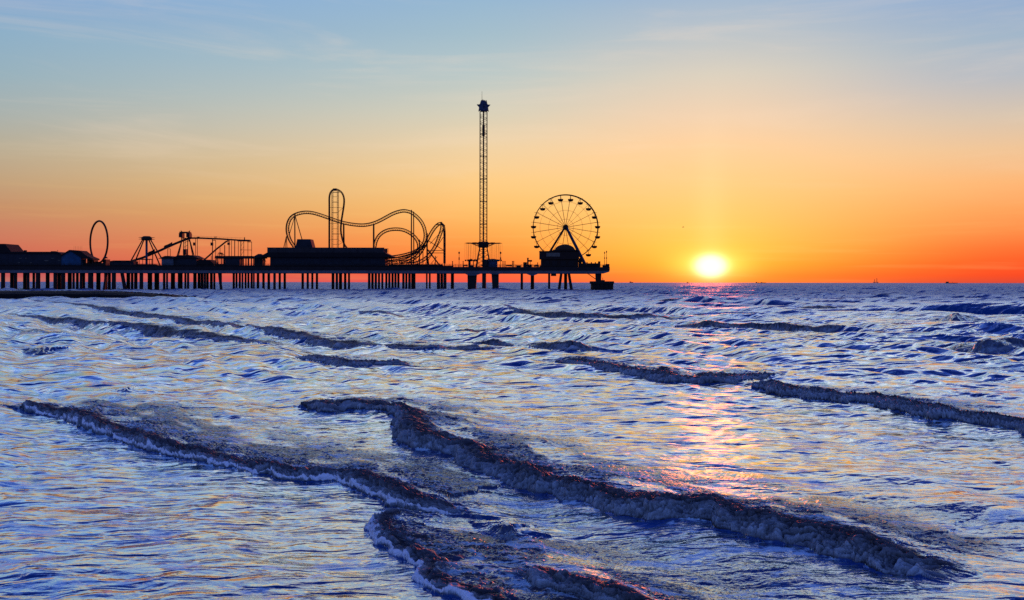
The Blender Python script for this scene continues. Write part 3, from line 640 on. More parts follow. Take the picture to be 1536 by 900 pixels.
# ------------------------------------------------------------------ the pier
DECK = Z(400.5)         # top of the deck
def build_pier():
    pier = thing('amusement_pier', (X(400), PY + 8, 0), 'long dark amusement pier on rows of concrete piles standing in the sea', 'pier')
    y0, y1 = PY, PY + 24
    # deck slab in two levels: pale edge beam below, dark walkway edge above
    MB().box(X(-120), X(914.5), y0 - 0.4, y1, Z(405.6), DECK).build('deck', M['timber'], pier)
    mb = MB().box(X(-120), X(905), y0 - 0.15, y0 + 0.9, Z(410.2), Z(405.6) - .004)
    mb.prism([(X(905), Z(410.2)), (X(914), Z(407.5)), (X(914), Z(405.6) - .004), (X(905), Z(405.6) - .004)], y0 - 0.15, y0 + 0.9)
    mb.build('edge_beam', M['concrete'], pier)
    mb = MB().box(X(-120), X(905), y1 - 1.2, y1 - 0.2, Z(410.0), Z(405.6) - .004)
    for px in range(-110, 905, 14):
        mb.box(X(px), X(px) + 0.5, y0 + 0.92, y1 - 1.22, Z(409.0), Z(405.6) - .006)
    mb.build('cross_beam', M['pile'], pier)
    # haunches where the deck thickens over the big piers
    mb = MB()
    for a, b, c, d, bot in ((697, 703, 712, 722, 413.5), (733, 738, 747, 752, 411.6), (789, 796, 801, 808, 413.2)):
        MB().prism([(X(a), Z(410.4)), (X(b), Z(bot)), (X(c), Z(bot)), (X(d), Z(410.4))], y0 - 0.1, y0 + 2).build('haunch', M['concrete'], pier)
    # piles (photo columns x0, x1)
    piles = [(2, 7.2), (15.5, 20), (21, 25.5), (35, 39.5), (40.3, 44), (49, 52.4), (54.2, 60), (69, 74), (80.5, 85.5), (86.5, 91), (92, 97.5),
             (102, 107.3), (108.8, 112), (114.2, 117.8), (119.8, 123.5), (124, 127.5), (132.5, 139.5), (144.8, 150.5), (156.5, 161), (162, 166), (168, 173.6),
             (190, 195), (196.5, 200), (201.4, 206), (209.5, 214.6), (221.8, 228), (232, 238.5), (244.5, 248), (249.2, 252), (256.5, 262.3), (267, 273.6), (276.6, 279.5), (280.5, 283.8),
             (290, 294.8), (296.5, 300.5), (301, 305), (305.5, 309), (309.5, 313), (315, 319), (320, 323), (330.4, 332.8), (349, 352.3), (353.4, 356.2), (358.2, 361.2), (362.4, 365), (367, 369.8), (371.2, 374),
             (376, 379), (379.6, 382), (385.2, 388.8), (393.5, 397), (401.3, 405), (410, 413.6), (418, 421.2), (425.4, 428.8), (452.3, 455.8), (460, 463.2), (467, 470), (473.8, 477),
             (497.5, 501.5), (503.5, 507), (508.5, 513), (516, 519.5), (522, 525), (552, 555.6), (557, 560.5), (562, 565.4), (567, 570), (572, 575), (578, 581), (582.4, 585.6), (587.2, 590.4), (591.6, 594.8), (596, 599.2),
             (603.4, 606.8), (608, 611), (612.4, 616), (617, 623), (639, 641.3), (643.4, 645.9), (655.4, 660), (660.8, 664.5), (665.2, 669.6), (676.4, 680.8), (781, 784.4), (796.2, 801), (822.2, 825.2), (846.2, 850.6)]
    depths = (1.2, 7.5, 14, 20.5)
    for i, (a, b) in enumerate(piles):
        Y = PY + depths[(i * 3) % 4]
        if a < 130 or a > 540: Y = PY + depths[i % 2]
        cx = (X(a, Y) + X(b, Y)) / 2; r = (X(b, Y) - X(a, Y)) / 2 * 1.13
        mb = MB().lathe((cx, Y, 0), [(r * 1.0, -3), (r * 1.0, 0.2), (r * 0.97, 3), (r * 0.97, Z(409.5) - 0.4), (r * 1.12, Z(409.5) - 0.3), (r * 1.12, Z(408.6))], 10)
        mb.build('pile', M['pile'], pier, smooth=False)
    # raking and wall-like piers
    for (ta, tb, ba, bb, ty, by) in ((178, 182, 183.5, 187.5, 409, 439), (325.2, 328, 328.8, 331.8, 409, 439), (840.5, 844.2, 836.3, 840.6, 409, 438), (851.6, 855.4, 856, 860.4, 409, 438), (155.5, 158, 151.5, 155, 409, 439)):
        MB().prism([(X(ta), Z(ty)), (X(tb), Z(ty)), (X(bb), Z(by)), (X(ba), Z(by))], PY + 1.3, PY + 2.5).build('raking_pile', M['pile'], pier)
    MB().prism([(X(701), Z(411)), (X(715), Z(411)), (X(713.5), Z(440)), (X(701.5), Z(440))], PY + 0.6, PY + 4).build('wall_pier', M['pile'], pier)
    MB().prism([(X(723), Z(409)), (X(728.8), Z(409)), (X(729), Z(440)), (X(723), Z(440))], PY + 0.6, PY + 4).build('wall_pier', M['pile'], pier)
    MB().prism([(X(737), Z(410)), (X(748), Z(410)), (X(748), Z(440)), (X(739), Z(440))], PY + 0.6, PY + 4).build('wall_pier', M['pile'], pier)
    # end column, landing platform, hanging stair
    MB().prism([(X(894), Z(409)), (X(902.5), Z(409)), (X(902), Z(422)), (X(894.6), Z(422))], PY + 1.0, PY + 4).build('end_column', M['pile'], pier)
    mb = MB().box(X(886.5), X(920.8), PY - 1, PY + 7, Z(425.5), Z(421.7))
    mb.box(X(888), X(919.8), PY - 0.6, PY + 6.6, Z(440), Z(425.5) - .003)
    for px in (890, 896, 902, 908, 914): mb.box(X(px), X(px) + .35, PY - 1.3, PY - 1.003, Z(437), Z(423))
    mb.box(X(903), X(908), PY + 2, PY + 4, Z(421.7) + .003, Z(419.8)); mb.tube(P(904.2, 421.5, PY + 3), P(904.2, 416, PY + 3), .1)
    mb.build('landing_platform', M['pile'], pier)
    mb = MB()
    for dy in (2, 3.2):
        mb.tube(P(881, 409.6, PY + dy), P(895, 419.5, PY + dy), .14)
    for i in range(9):
        t = i / 8; mb.box(X(881 + 14 * t) - .2, X(881 + 14 * t) + .2, PY + 2, PY + 3.2, Z(410 + 9.6 * t), Z(410 + 9.6 * t) + .08)
    mb.build('stair', M['steel'], pier)
    MB().box(X(827), X(834.5), PY + .95, PY + 4, Z(414), Z(410.2) + 1).build('service_box', M['pile'], pier)
    # railing along the near edge and the far edge
    def rail(xa, xb, yy, hgt=1.15, gap=2.3):
        mb = MB(); n = max(1, int((X(xb) - X(xa)) / gap))
        for i in range(n + 1):
            xx = X(xa) + (X(xb) - X(xa)) * i / n
            mb.box(xx - .06, xx + .06, yy - .06, yy + .06, DECK, DECK + hgt)
        for hh in (hgt, hgt * .66, hgt * .33):
            mb.box(X(xa), X(xb), yy - .085, yy + .085, DECK + hh - .05, DECK + hh + .05)
        return mb
    mb = rail(-118, 914, y0 + .1); mb2 = rail(-118, 914, y1 - .3)
    mb.add(mb2.v, mb2.f); mb.build('railing', M['steel'], pier)
    # dark kick plate + stores along the deck on the inner part
    MB().box(X(-118), X(680), y0 + .3, y0 + .5, DECK + .004, DECK + .55).build('kick_board', M['timber'], pier)
    # end bulwark
    mb = MB().box(X(905), X(914.3), PY + .6, PY + 4, DECK + .004, Z(397.2)); mb.box(X(909.5), X(914.3), PY + .6, PY + 4, Z(397.2) + .003, Z(395.6))
    mb.build('bulwark', M['timber'], pier)
build_pier()

# ------------------------------------------------------------------ ferris wheel
def build_wheel():
    Y = PY + 14; c = P(848.2, 340.8, Y); Rr = 48.6 * Y / F
    t = thing('ferris_wheel', (c.x, Y, DECK), 'ferris wheel with twenty hanging tub gondolas near the seaward end of the pier', 'ferris wheel')
    def ring(r, y, th, n=90):
        return [(c.x + r * math.cos(2 * math.pi * i / n), y, c.z + r * math.sin(2 * math.pi * i / n)) for i in range(n)]
    mb = MB()
    for dy in (-1.3, 1.3): mb.path(ring(Rr, Y + dy, 0), 0.17, 6, True)
    for i in range(20):
        a = R(9 + 18 * i); p = (c.x + Rr * math.cos(a), c.z + Rr * math.sin(a))
        mb.tube((p[0], Y - 1.4, p[1]), (p[0], Y + 1.4, p[1]), .1)
    mb.build('rim', M['steel'], t)
    for f_ in (.79, .525, .25):
        mb = MB()
        for dy in (-1.0, 1.0): mb.path(ring(Rr * f_, Y + dy * (1.2), 0, 60), 0.035, 4, True)
        mb.build('brace_ring', M['steel'], t)
    for i in range(20):
        a = R(9 + 18 * i); mb = MB()
        for dy in (-1.3, 1.3):
            mb.tube((c.x + .6 * math.cos(a), Y + dy * .9, c.z + .6 * math.sin(a)), (c.x + Rr * math.cos(a), Y + dy, c.z + Rr * math.sin(a)), .055)
        mb.build('spoke', M['steel'], t)
    mb = MB()
    n = 18
    for (r, ya, yb) in ((1.15, -1.5, 1.5), (.6, -3.2, 3.2)):
        o = len(mb.v)
        vs = [(c.x + r * math.cos(2 * math.pi * i / n), Y + yy, c.z + r * math.sin(2 * math.pi * i / n)) for yy in (ya, yb) for i in range(n)]
        mb.add(vs, [(i, (i + 1) % n, n + (i + 1) % n, n + i) for i in range(n)] + [tuple(range(n)), tuple(range(2 * n - 1, n - 1, -1))])
    mb.build('hub', M['brown'], t)
    for sx in (-1, 1):
        for sy in (-1, 1):
            bx = c.x + (9.2 if sx > 0 else -11.0)
            mb = MB(); a = Vector((c.x + sx * .3, Y + sy * 2.6, c.z)); b = Vector((bx, Y + sy * 4.2, DECK))
            mb.tube(a, b, .36, .42, 8)
            if sx < 0:
                a2 = a + Vector((.9, 0, -1)); 
            mb.build('support_leg', M['blue'] if sx > 0 else M['brown'], t)
    # gondolas: hanger, bowl, canopy-less tub with seat back ring
    for i in range(20):
        a = R(9 + 18 * i); gx = c.x + Rr * math.cos(a); gz = c.z + Rr * math.sin(a)
        g = MB()
        g.lathe((gx, Y, gz - 2.75), [(.35, 0), (.85, .12), (1.12, .5), (1.18, .95), (1.22, 1.0), (1.22, 1.08), (1.0, 1.08), (.9, .6), (.2, .45)], 14)
        go = g.build('gondola', M['brown'], t)
        h = MB()
        for sy in (-1, 1):
            h.tube((gx, Y + sy * 1.12, gz - 1.7), (gx, Y + sy * 1.12, gz), .05)
        h.tube((gx - 1.05, Y, gz - .02), (gx + 1.05, Y, gz - .02), .07)
        h.tube((gx, Y - 1.2, gz), (gx, Y + 1.2, gz), .06)
        h.build('hanger', M['steel'], go)
    return t
build_wheel()

# ------------------------------------------------------------------ star topped swing tower
def star_pts(cx, cz, ro, ri, rot=0):
    pts = []
    for i in range(10):
        a = math.pi / 2 + rot + i * math.pi / 5; r = ro if i % 2 == 0 else ri
        pts.append((cx + r * math.cos(a), cz + r * math.sin(a)))
    return pts
def build_tower():
    Y = PY + 10; s = Y / F; cx = X(725, Y)
    t = thing('swing_tower', (cx, Y, DECK), 'very tall lattice swing tower crowned with stars, tallest ride on the pier', 'swing tower')
    hw = 5.2 * s
    ztop = Z(167, Y); zc = Z(370, Y)
    corners = [(-hw, -hw), (hw, -hw), (hw, hw), (-hw, hw)]
    mb = MB(); mc = MB()
    for k, (ax, ay) in enumerate(corners):
        mb.tube((cx + ax, Y + ay, zc), (cx + ax, Y + ay, ztop), .19, .17, 6)
    mb.box(cx - .3, cx + .3, Y - .3, Y + .3, zc, ztop)
    nz_ = 42; dz = (ztop - zc) / nz_
    for i in range(nz_):
        z0 = zc + i * dz; z1 = z0 + dz
        for k in range(4):
            a = corners[k]; b = corners[(k + 1) % 4]
            if i % 2: a, b = b, a
            mc.tube((cx + a[0], Y + a[1], z0), (cx + b[0], Y + b[1], z1), .07, None, 4)
            if i % 7 == 0:
                mc.tube((cx + a[0], Y + a[1], z0), (cx + b[0], Y + b[1], z0), .13, None, 4)
            elif i % 2 == 0:
                mc.tube((cx + a[0], Y + a[1], z0), (cx + b[0], Y + b[1], z0), .06, None, 4)
    mb.build('mast', M['steel'], t); mc.build('mast_bracing', M['steel'], t)
    # splayed base
    for k, (ax, ay) in enumerate(corners):
        mb = MB(); b = (cx + ax * 2.05, Y + ay * 2.05, DECK); a = (cx + ax, Y + ay, zc)
        mb.tube(b, a, .28, .2, 8); mb.build('leg', M['steel'], t)
    mb = MB(); hgt = zc - DECK; n = 5
    for i in range(n):
        f0 = i / n; f1 = (i + 1) / n
        k0 = 2.05 - 1.05 * f0; k1 = 2.05 - 1.05 * f1
        for k in range(4):
            a = corners[k]; b = corners[(k + 1) % 4]
            mb.tube((cx + a[0] * k0, Y + a[1] * k0, DECK + hgt * f0), (cx + b[0] * k1, Y + b[1] * k1, DECK + hgt * f1), .09, None, 4)
            mb.tube((cx + b[0] * k0, Y + b[1] * k0, DECK + hgt * f0), (cx + a[0] * k1, Y + a[1] * k1, DECK + hgt * f1), .09, None, 4)
    mb.box(cx - .5, cx + .5, Y - .5, Y + .5, DECK, zc)
    mb.build('base_bracing', M['steel'], t)
    # crown
    mb = MB(); mb.box(cx - 4.6 * s, cx + 4.6 * s, Y - 4.6 * s, Y + 4.6 * s, Z(167.2, Y) + .0, Z(155, Y))
    mb.prism([(cx - 4.2 * s, Z(155, Y) + .004), (cx + 3.4 * s, Z(155, Y) + .004), (cx + 2.6 * s, Z(151, Y)), (cx - 3.6 * s, Z(151.6, Y))], Y - 1.1, Y + 1.1)
    mb.tube((cx - .3, Y, Z(151, Y)), (cx - .3, Y, Z(149.6, Y)), .25)
    cr = mb.build('crown', M['blue'], t)
    base = Vector((0, 0, 0)); ro = 9.2 * s; ri = 4.1 * s; zc2 = Z(160, Y)
    for a in (R(-38), R(52), R(142), R(232)):
        pts = star_pts(0, 0, ro, ri)
        mb = MB().prism(pts, -0.14, .14)
        rotm = Matrix.Rotation(a, 4, 'Z')
        off = rotm @ Vector((0, -5.2 * s, 0))
        mb.v = [tuple(rotm @ Vector(v) + off + Vector((cx, Y, zc2))) for v in mb.v]
        mb.build('star', M['blue'], cr)
    MB().tube((cx - 2.4 * s, Y, Z(151.4, Y)), (cx - 2.4 * s, Y, Z(137, Y)), .09, .05).build('lightning_rod', M['steel'], t)
    mb = MB().box(cx - 1.9 * s, cx + 1.9 * s, Y - 1.9 * s, Y + 1.9 * s, Z(204, Y), Z(188, Y)); mb.lathe((cx, Y, Z(188, Y)), [(1.7 * s, 0), (.4 * s, 3 * s)], 8)
    mb.build('counterweight', M['steel'], t)
    # swing carousel
    zr = Z(365, Y)
    n = 16; hub = MB().lathe((cx, Y, 0), [(hw * 1.42, Z(371.5, Y)), (hw * 1.5, Z(369, Y)), (hw * 1.5, Z(363.6, Y)), (hw * 1.3, Z(362.6, Y))], 12)
    hub.build('carousel_hub', M['steel'], t)
    ra = 27.6 * s
    for k in range(12):
        a = R(30 * k + 3); ux, uy = math.cos(a), math.sin(a)
        mb = MB(); p0 = (cx + ux * hw, Y + uy * hw, zr); p1 = (cx + ux * ra, Y + uy * ra, zr + .05)
        mb.tube(p0, p1, .17, .1, 5)
        q0 = (cx + ux * hw, Y + uy * hw, Z(370.5, Y)); q1 = (cx + ux * ra * .72, Y + uy * ra * .72, zr)
        mb.tube(q0, q1, .09, None, 4)
        for f_ in (.35, .55, .75):
            m0 = Vector(q0).lerp(Vector(q1), f_); mb.tube(m0, (m0.x, m0.y, zr), .06, None, 4)
        mb.tube((p1[0] + uy * 1.0, p1[1] - ux * 1.0, zr + .05), (p1[0] - uy * 1.0, p1[1] + ux * 1.0, zr + .05), .09, None, 4)
        arm = mb.build('arm', M['steel'], t)
        for rr, sgn in ((ra, -1), (ra * .78, 1)):
            bx, by = cx + ux * rr, Y + uy * rr
            mb = MB()
            for o_ in (-.3, .3):
                mb.tube((bx + o_, by, zr), (bx + o_ - ux * .3, by, Z(391.5, Y)), .03, None, 3)
            mb.box(bx - ux * .3 - .38, bx - ux * .3 + .38, by - .3, by + .3, Z(391.5, Y) - .1, Z(391.5, Y))
            mb.box(bx - ux * .3 - .38, bx - ux * .3 + .38, by + .2, by + .3, Z(391.5, Y) + .003, Z(391.5, Y) + .55)
            mb.build('swing_seat', M['steel'], arm)
    return t
build_tower()

# ------------------------------------------------------------------ roller coaster
def track(pts, half=.55, tie=1.0, yspan=.55, rr=.19, name='track', parent=None):
    path = resample(bez(pts, 10), tie)
    nrm = []
    for i, p in enumerate(path):
        d = path[min(i + 1, len(path) - 1)] - path[max(i - 1, 0)]
        d.y = 0
        if d.length < 1e-5: d = Vector((1, 0, 0))
        d.normalize(); nrm.append(Vector((-d.z, 0, d.x)))
    up = [p + n * half for p, n in zip(path, nrm)]; lo = [p - n * half for p, n in zip(path, nrm)]
    mb = MB()
    mb.path([p + Vector((0, yspan, 0)) for p in up], rr, 5); mb.path([p - Vector((0, yspan, 0)) for p in up], rr, 5)
    mb.path(lo, rr * 1.35, 5)
    for i in range(len(path)):
        a = up[i] + Vector((0, yspan, 0)); b = up[i] - Vector((0, yspan, 0))
        mb.tube(a, b, .12, None, 4)
        if i + 1 < len(path):
            mb.tube(lo[i], up[i + 1] - Vector((0, yspan, 0)), .09, None, 4); mb.tube(lo[i], up[i] + Vector((0, yspan, 0)), .09, None, 4)
    return mb
def build_coaster():
    Y = PY + 14
    def Q(px, py, dy=0): return P(px, py, Y + dy)
    t = thing('roller_coaster', (X(560, Y), Y, DECK), 'looping steel roller coaster with vertical lift tower rising behind the long hall', 'roller coaster')
    # lift hill: vertical climb, over the top, vertical drop curling out to the deck
    lift = [Q(494, 400), Q(494, 372), Q(494, 340), Q(494, 310), Q(494, 297), Q(495.6, 289.5), Q(499, 285.5), Q(503, 284), Q(508, 285.5), Q(513, 290), Q(515.8, 298), Q(515.6, 308), Q(513.8, 320), Q(511.8, 333), Q(511, 345), Q(512.4, 355), Q(515, 364), Q(520, 372), Q(530, 381), Q(545, 388)]
    track(lift, .2, 1.1, .6, .13).build('lift_track', M['steel'], t)
    main = [Q(520, 392, 2), Q(480, 388, 2), Q(450, 379, 1.5), Q(439, 367, 1), Q(433.5, 357), Q(431, 345), Q(432.6, 334), Q(437.5, 326), Q(446, 321.2), Q(457, 319), Q(468, 319.6), Q(480, 322.8), Q(495, 328), Q(510, 333), Q(525, 336.4), Q(540, 338), Q(551, 337.4), Q(562, 334.5), Q(571, 330.5), Q(580, 325.6), Q(590, 320.4), Q(600, 317.2), Q(608, 316.6), Q(617, 319.2), Q(625, 325, .5), Q(632, 333, 1), Q(636.5, 343, 1.5), Q(638, 354, 2), Q(636, 364, 2.5), Q(630, 372.5, 3), Q(620, 378.5, 3), Q(608, 382.5, 3), Q(592, 385.5, 3), Q(575, 386.5, 3), Q(560, 388, 3)]
    track(main).build('track', M['steel'], t)
    loop = [Q(563, 392, -3), Q(561.5, 380, -3), Q(562.5, 368, -3), Q(566, 357.5, -3), Q(573, 349.8, -3), Q(583, 345.2, -3), Q(595, 344, -3), Q(606, 345.6, -3), Q(616, 350.6, -3), Q(624, 358, -3), Q(628, 367, -2.5), Q(627, 376, -2), Q(620, 384, -1.5), Q(608, 390.5, -1), Q(590, 394, -1), Q(576, 393, -1)]
    track(loop).build('loop_track', M['steel'], t)
    t2 = [Q(600, 394, 5), Q(615, 391, 5), Q(628, 382, 5), Q(636, 370, 4), Q(642, 358.5, 3), Q(648, 347.5, 2), Q(654, 339.5, 1), Q(659.5, 335.6), Q(663, 337.5, -.5), Q(662, 346, -1.5), Q(658.5, 356, -2), Q(654, 367, -2), Q(647, 378.5, -2), Q(638, 388, -2), Q(624, 395, -2), Q(608, 396.5, -2)]
    track(t2).build('hairpin_track', M['steel'], t)
    mb = track([Q(663, 336, 2), Q(665.5, 339, 2), Q(666.6, 347, 2), Q(666.8, 360, 2), Q(666.8, 396, 2)], .32, .8, .9, .17)
    mb.build('drop_track', M['steel'], t)
    t3 = [Q(576, 389.5, 0), Q(592, 388.5), Q(606, 385.5), Q(618, 381.5), Q(628, 375.5), Q(636, 368.5), Q(641, 362)]
    track(t3, .45).build('lower_track', M['steel'], t)
    # supports
    def col(a, b, r=.28, m='steel', name='support_column', dy=0):
        MB().tube(Q(a[0], a[1], dy), Q(b[0], b[1], dy), r, r * .85, 7).build(name, M[m], t)
    D = 400.6
    col((617, D), (617, 315), .30, dy=-1); col((620.8, D), (620.2, 317.5), .26, dy=1)
    col((640.6, D), (640.6, 350), .36); col((629.2, D), (629.2, 359.5), .28); col((634.4, D), (634.4, 372), .2)
    col((653, D), (653, 384), .2); col((610, D), (610, 385), .15); col((599, D), (599, 386.5), .15); col((624, D), (624, 380), .18)
    col((516, D), (515.4, 335.5), .42); col((560.6, D), (560.4, 336), .42)
    col((442.6, D), (442, 321), .30); col((456, 370), (442.4, 323.5), .2); col((434, 352), (442, 325), .16)
    col((419, D), (429.4, 355), .18); col((431.8, D), (429.6, 355), .18); col((425, D), (429.4, 355), .14)
    for a, b, r in (((640.6, 376), (665.5, 376), .15), ((640.6, 379.6), (665.5, 379.6), .15), ((642, 361), (665.5, 375.5), .16), ((664.5, 356), (641, 393), .15), ((640, 373), (661.5, D), .32), ((644, D), (640.6, 380), .2), ((646, 396), (656, 385), .12), ((629, 361), (640, 371), .14), ((618, 395), (629.2, 374), .12), ((634, 372), (624, D), .14), ((655, 337), (664, 337), .2), ((645, 366), (664, 345), .12), ((606, D), (634, 372), .12)):
        col(a, b, r, name='brace')
    col((662, 333), (662, 337), .4, name='brace')
    col((666.8, D), (666.8, 337.5), .22, dy=3.4)
    # lift tower
    mb = MB()
    for px in (498.4, 506.6):
        for dy in (-1.4, 1.4): 
            mb.tube(Q(px - .9, D, dy), Q(px - .9, 286, dy), .12); mb.tube(Q(px + .9, D, dy), Q(px + .9, 286, dy), .12)
        y = 400
        while y > 290:
            mb.tube(Q(px - .9, y, -1.4), Q(px + .9, y - 3.6, -1.4), .05, None, 4); mb.tube(Q(px + .9, y - 3.6, -1.4), Q(px - .9, y - 7.2, -1.4), .05, None, 4)
            mb.tube(Q(px, y, -1.4), Q(px, y, 1.4), .06, None, 4); y -= 7.2
    for y in (289, 295.5, 303.5, 311.5, 319.5, 335.5, 343.5, 351.3, 359.5, 367): 
        mb.tube(Q(498.4, y), Q(506.6, y), .10 if y not in (303.5, 319.5, 351.3) else .17, None, 4)
    for y in (311.5, 335.5, 360): mb.tube(Q(494, y), Q(498.4, y), .09, None, 4)
    mb.tube(Q(506.6, 311.5), Q(513.8, 312.5), .09, None, 4); mb.tube(Q(506.6, 319), Q(513.8, 312.5), .08, None, 4); mb.tube(Q(506.6, 351.3), Q(511.8, 351.3), .12, None, 4)
    mb.tube(Q(507, 360), Q(513, 364), .07, None, 4); mb.tube(Q(507, 368), Q(513, 364.5), .1, None, 4); mb.tube(Q(499, 288.6), Q(511, 288.6), .14, None, 4)
    mb.box(X(499.6, Y), X(504.6, Y), Y - .8, Y + .8, Z(286.4, Y), Z(283.2, Y))
    mb.build('lift_tower', M['steel'], t)
    # brake run / station clutter at deck level behind the hall's terrace
    mb = MB(); random.seed(3)
    for i in range(26):
        px = 584 + i * 3.1; hgt = random.uniform(391, 397)
        mb.tube(Q(px, D, 1), Q(px + random.uniform(-2, 2), hgt, 1), .14, None, 4)
    mb.box(X(583, Y), X(664, Y), Y - .5, Y + .5, Z(400.4, Y), Z(396.8, Y))
    mb.build('station_platform', M['steel'], t)
build_coaster()

# ------------------------------------------------------------------ buildings
def build_hall():
    t = thing('pier_hall', (X(490), PY + 6, DECK), 'long low dark hall with flat parapet roof and horizontal siding on the pier', 'building')
    y0, y1 = PY + 1.2, PY + 11
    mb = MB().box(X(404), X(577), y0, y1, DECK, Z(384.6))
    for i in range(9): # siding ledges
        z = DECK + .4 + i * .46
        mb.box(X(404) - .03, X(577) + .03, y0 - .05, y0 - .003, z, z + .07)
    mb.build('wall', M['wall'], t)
    mb = MB().prism([(X(390), Z(385)), (X(401), Z(379.2)), (X(577), Z(379.2)), (X(589), Z(385)), (X(589), Z(385.8)), (X(390), Z(385.8))], y0 - 1.4, y1 + 1)
    mb.build('roof', M['roof'], t)
    mb = MB().box(X(400.5), X(576), y0 - .9, y0 - .6, Z(379.2) + .003, Z(372.2))
    for px in range(404, 576, 12): mb.box(X(px), X(px) + .12, y0 - 1.0, y0 - .903, Z(379), Z(372.2))
    mb.box(X(400.3), X(576.2), y0 - 1.0, y0 - .5, Z(372.2) + .002, Z(371.6))
    mb.box(X(400.5), X(576), y1 - .4, y1 - .2, Z(379.2) + .003, Z(372.2))
    mb.build('parapet', M['band'], t)
    mb = MB()
    for px in (577.4, 579.6, 582): mb.box(X(px) - .06, X(px) + .06, y0 - .8, y0 - .68, Z(380), Z(373))
    mb.box(X(576), X(582), y0 - .82, y0 - .66, Z(373.8), Z(373)); mb.box(X(576), X(582), y0 - .82, y0 - .66, Z(377), Z(376.4))
    mb.build('terrace_railing', M['brown'], t)
    MB().prism([(X(438.5), Z(379)), (X(468.5), Z(379)), (X(463), Z(358.6)), (X(443), Z(358.6))], y0 + 2, y0 + 8).build('roof_house', M['wall'], t)
    for px in (425, 470, 500, 530, 556):
        w_ = MB().box(X(px), X(px + 9), y0 - .09, y0 - .053, Z(397), Z(388.5)); w_.build('window', M['greywall'] if False else M['wall'], t)
    mb = MB()
    for px in (393, 397, 583, 587): mb.box(X(px) - .12, X(px) + .12, y0 - 1, y0 - .76, DECK, Z(385.8) - .002)
    mb.build('porch_post', M['steel'], t)
build_hall()

def simple_roof_building(name, label, x0, x1, eave, ridge, depth=8, y0=PY + 1.5, wall='wall', roofm='roof', over=1.5, gable=False, cat='building', group=None, base=None, extras=None):
    t = thing(name, (X((x0 + x1) / 2), y0 + depth / 2, DECK), label, cat, group)
    MB().box(X(x0), X(x1), y0, y0 + depth, DECK, Z(eave)).build('wall', M[wall], t)
    if gable:   # gable facing the viewer
        xm = (x0 + x1) / 2
        MB().prism([(X(x0 - over), Z(eave) + .003), (X(x1 + over), Z(eave) + .003), (X(xm), Z(ridge))], y0 - .3, y0 + depth + .3).build('roof', M[roofm], t)
    else:
        k = min(6, (x1 - x0) / 3)
        MB().prism([(X(x0 - over), Z(eave) + .003), (X(x1 + over), Z(eave) + .003), (X(x1 - k), Z(ridge)), (X(x0 + k), Z(ridge))], y0 - .5, y0 + depth + .5).build('roof', M[roofm], t)
    if extras: extras(t)
    return t

# far left: gabled shore building, long arcade
def ex(t):
    MB().box(X(-30), X(0), PY + 1.9, PY + 1.97, Z(379), Z(374)).build('sign_panel', M['greywall'], t)
simple_roof_building('gabled_hall', 'dark gabled hall at the far left end of the pier', -32, 10, 380, 366.5, 10, PY + 2, over=5.5, gable=False)
def arc_ex(t):
    mb = MB().box(X(28), X(31.2), PY + 4, PY + 5, Z(379.5), Z(375.8)); mb.box(X(69), X(75), PY + 4, PY + 6, Z(379.5), Z(377.2)); mb.tube(P(86.5, 379.5, PY + 4), P(86.5, 376, PY + 4), .1)
    mb.build('roof_vent', M['roof'], t)
    for a, b, c, d in ((64, 70, 391.2, 392.6), (84, 88, 391, 391.8), (24.5, 27, 394, 395.4), (26, 30, 388, 388.7), (35.5, 37, 387.6, 389), (42, 45, 394.6, 395.6), (74, 79, 388, 388.8)):
        MB().box(X(a), X(b), PY + 1.4, PY + 1.49, Z(d), Z(c)).build('window', M['sign'], t)
simple_roof_building('arcade_building', 'long low dark arcade with flat roof left of the blue gabled hut', 10.5, 89, 381, 378.4, 8, PY + 1.5, over=1, extras=arc_ex)
def build_blue_hut():
    t = thing('boat_house', (X(105), PY + 4, DECK), 'small blue clapboard hut with dark gabled roof beside the ring ride', 'hut')
    y0 = PY + 1.2
    MB().prism([(X(89.5), DECK), (X(119.5), DECK), (X(119.5), Z(386)), (X(104), Z(377)), (X(90), Z(384.5))], y0, y0 + 5).build('wall', M['bluewall'], t)
    mb = MB().prism([(X(87.8), Z(384.8)), (X(102.5), Z(375.6)), (X(104.5), Z(375.6)), (X(104), Z(377) + .01), (X(89.6), Z(385.4))], y0 - .5, y0 + 6)
    mb.prism([(X(104.6), Z(375.6)), (X(118.5), Z(376.6)), (X(128.5), Z(384.5)), (X(138), Z(388.5)), (X(138), Z(391)), (X(120.5), Z(387.5)), (X(104.1), Z(377.2))], y0 - .5, y0 + 6)
    mb.build('roof', M['roof'], t)
    mb = MB()
    for i in range(6): mb.tube((X(105.5 + i * 2.4), y0 + 2, Z(376)), (X(105.5 + i * 2.4), y0 + 2, Z(369.5)), .03, None, 4)
    mb.build('roof_antenna', M['steel'], t)
    mb = MB()
    for px in (121, 126.5, 131.5, 137): mb.box(X(px) - .1, X(px) + .1, y0 - .3, y0 - .1, DECK, Z(388.5) if px < 130 else Z(390.5))
    mb.build('porch_post', M['steel'], t)
build_blue_hut()
MB
simple_roof_building('low_shed', 'long flat low shed between the ring ride and the tripod ride', 160, 196, 392.6, 391.3, 5, PY + 3, over=1)
simple_roof_building('ticket_booth', 'grey walled booth with sloping dark roof under the flume tower', 240.5, 258, 388.5, 384.4, 6, PY + 1.3, wall='greywall', over=5)
simple_roof_building('ride_station', 'dark station house at the foot of the flume tower', 258.6, 292, 388, 383.2, 8, PY + 2.2, over=4)
simple_roof_building('equipment_shed', 'low dark shed right of the flume station', 292.6, 318, 397, 390, 6, PY + 2.5, over=1)
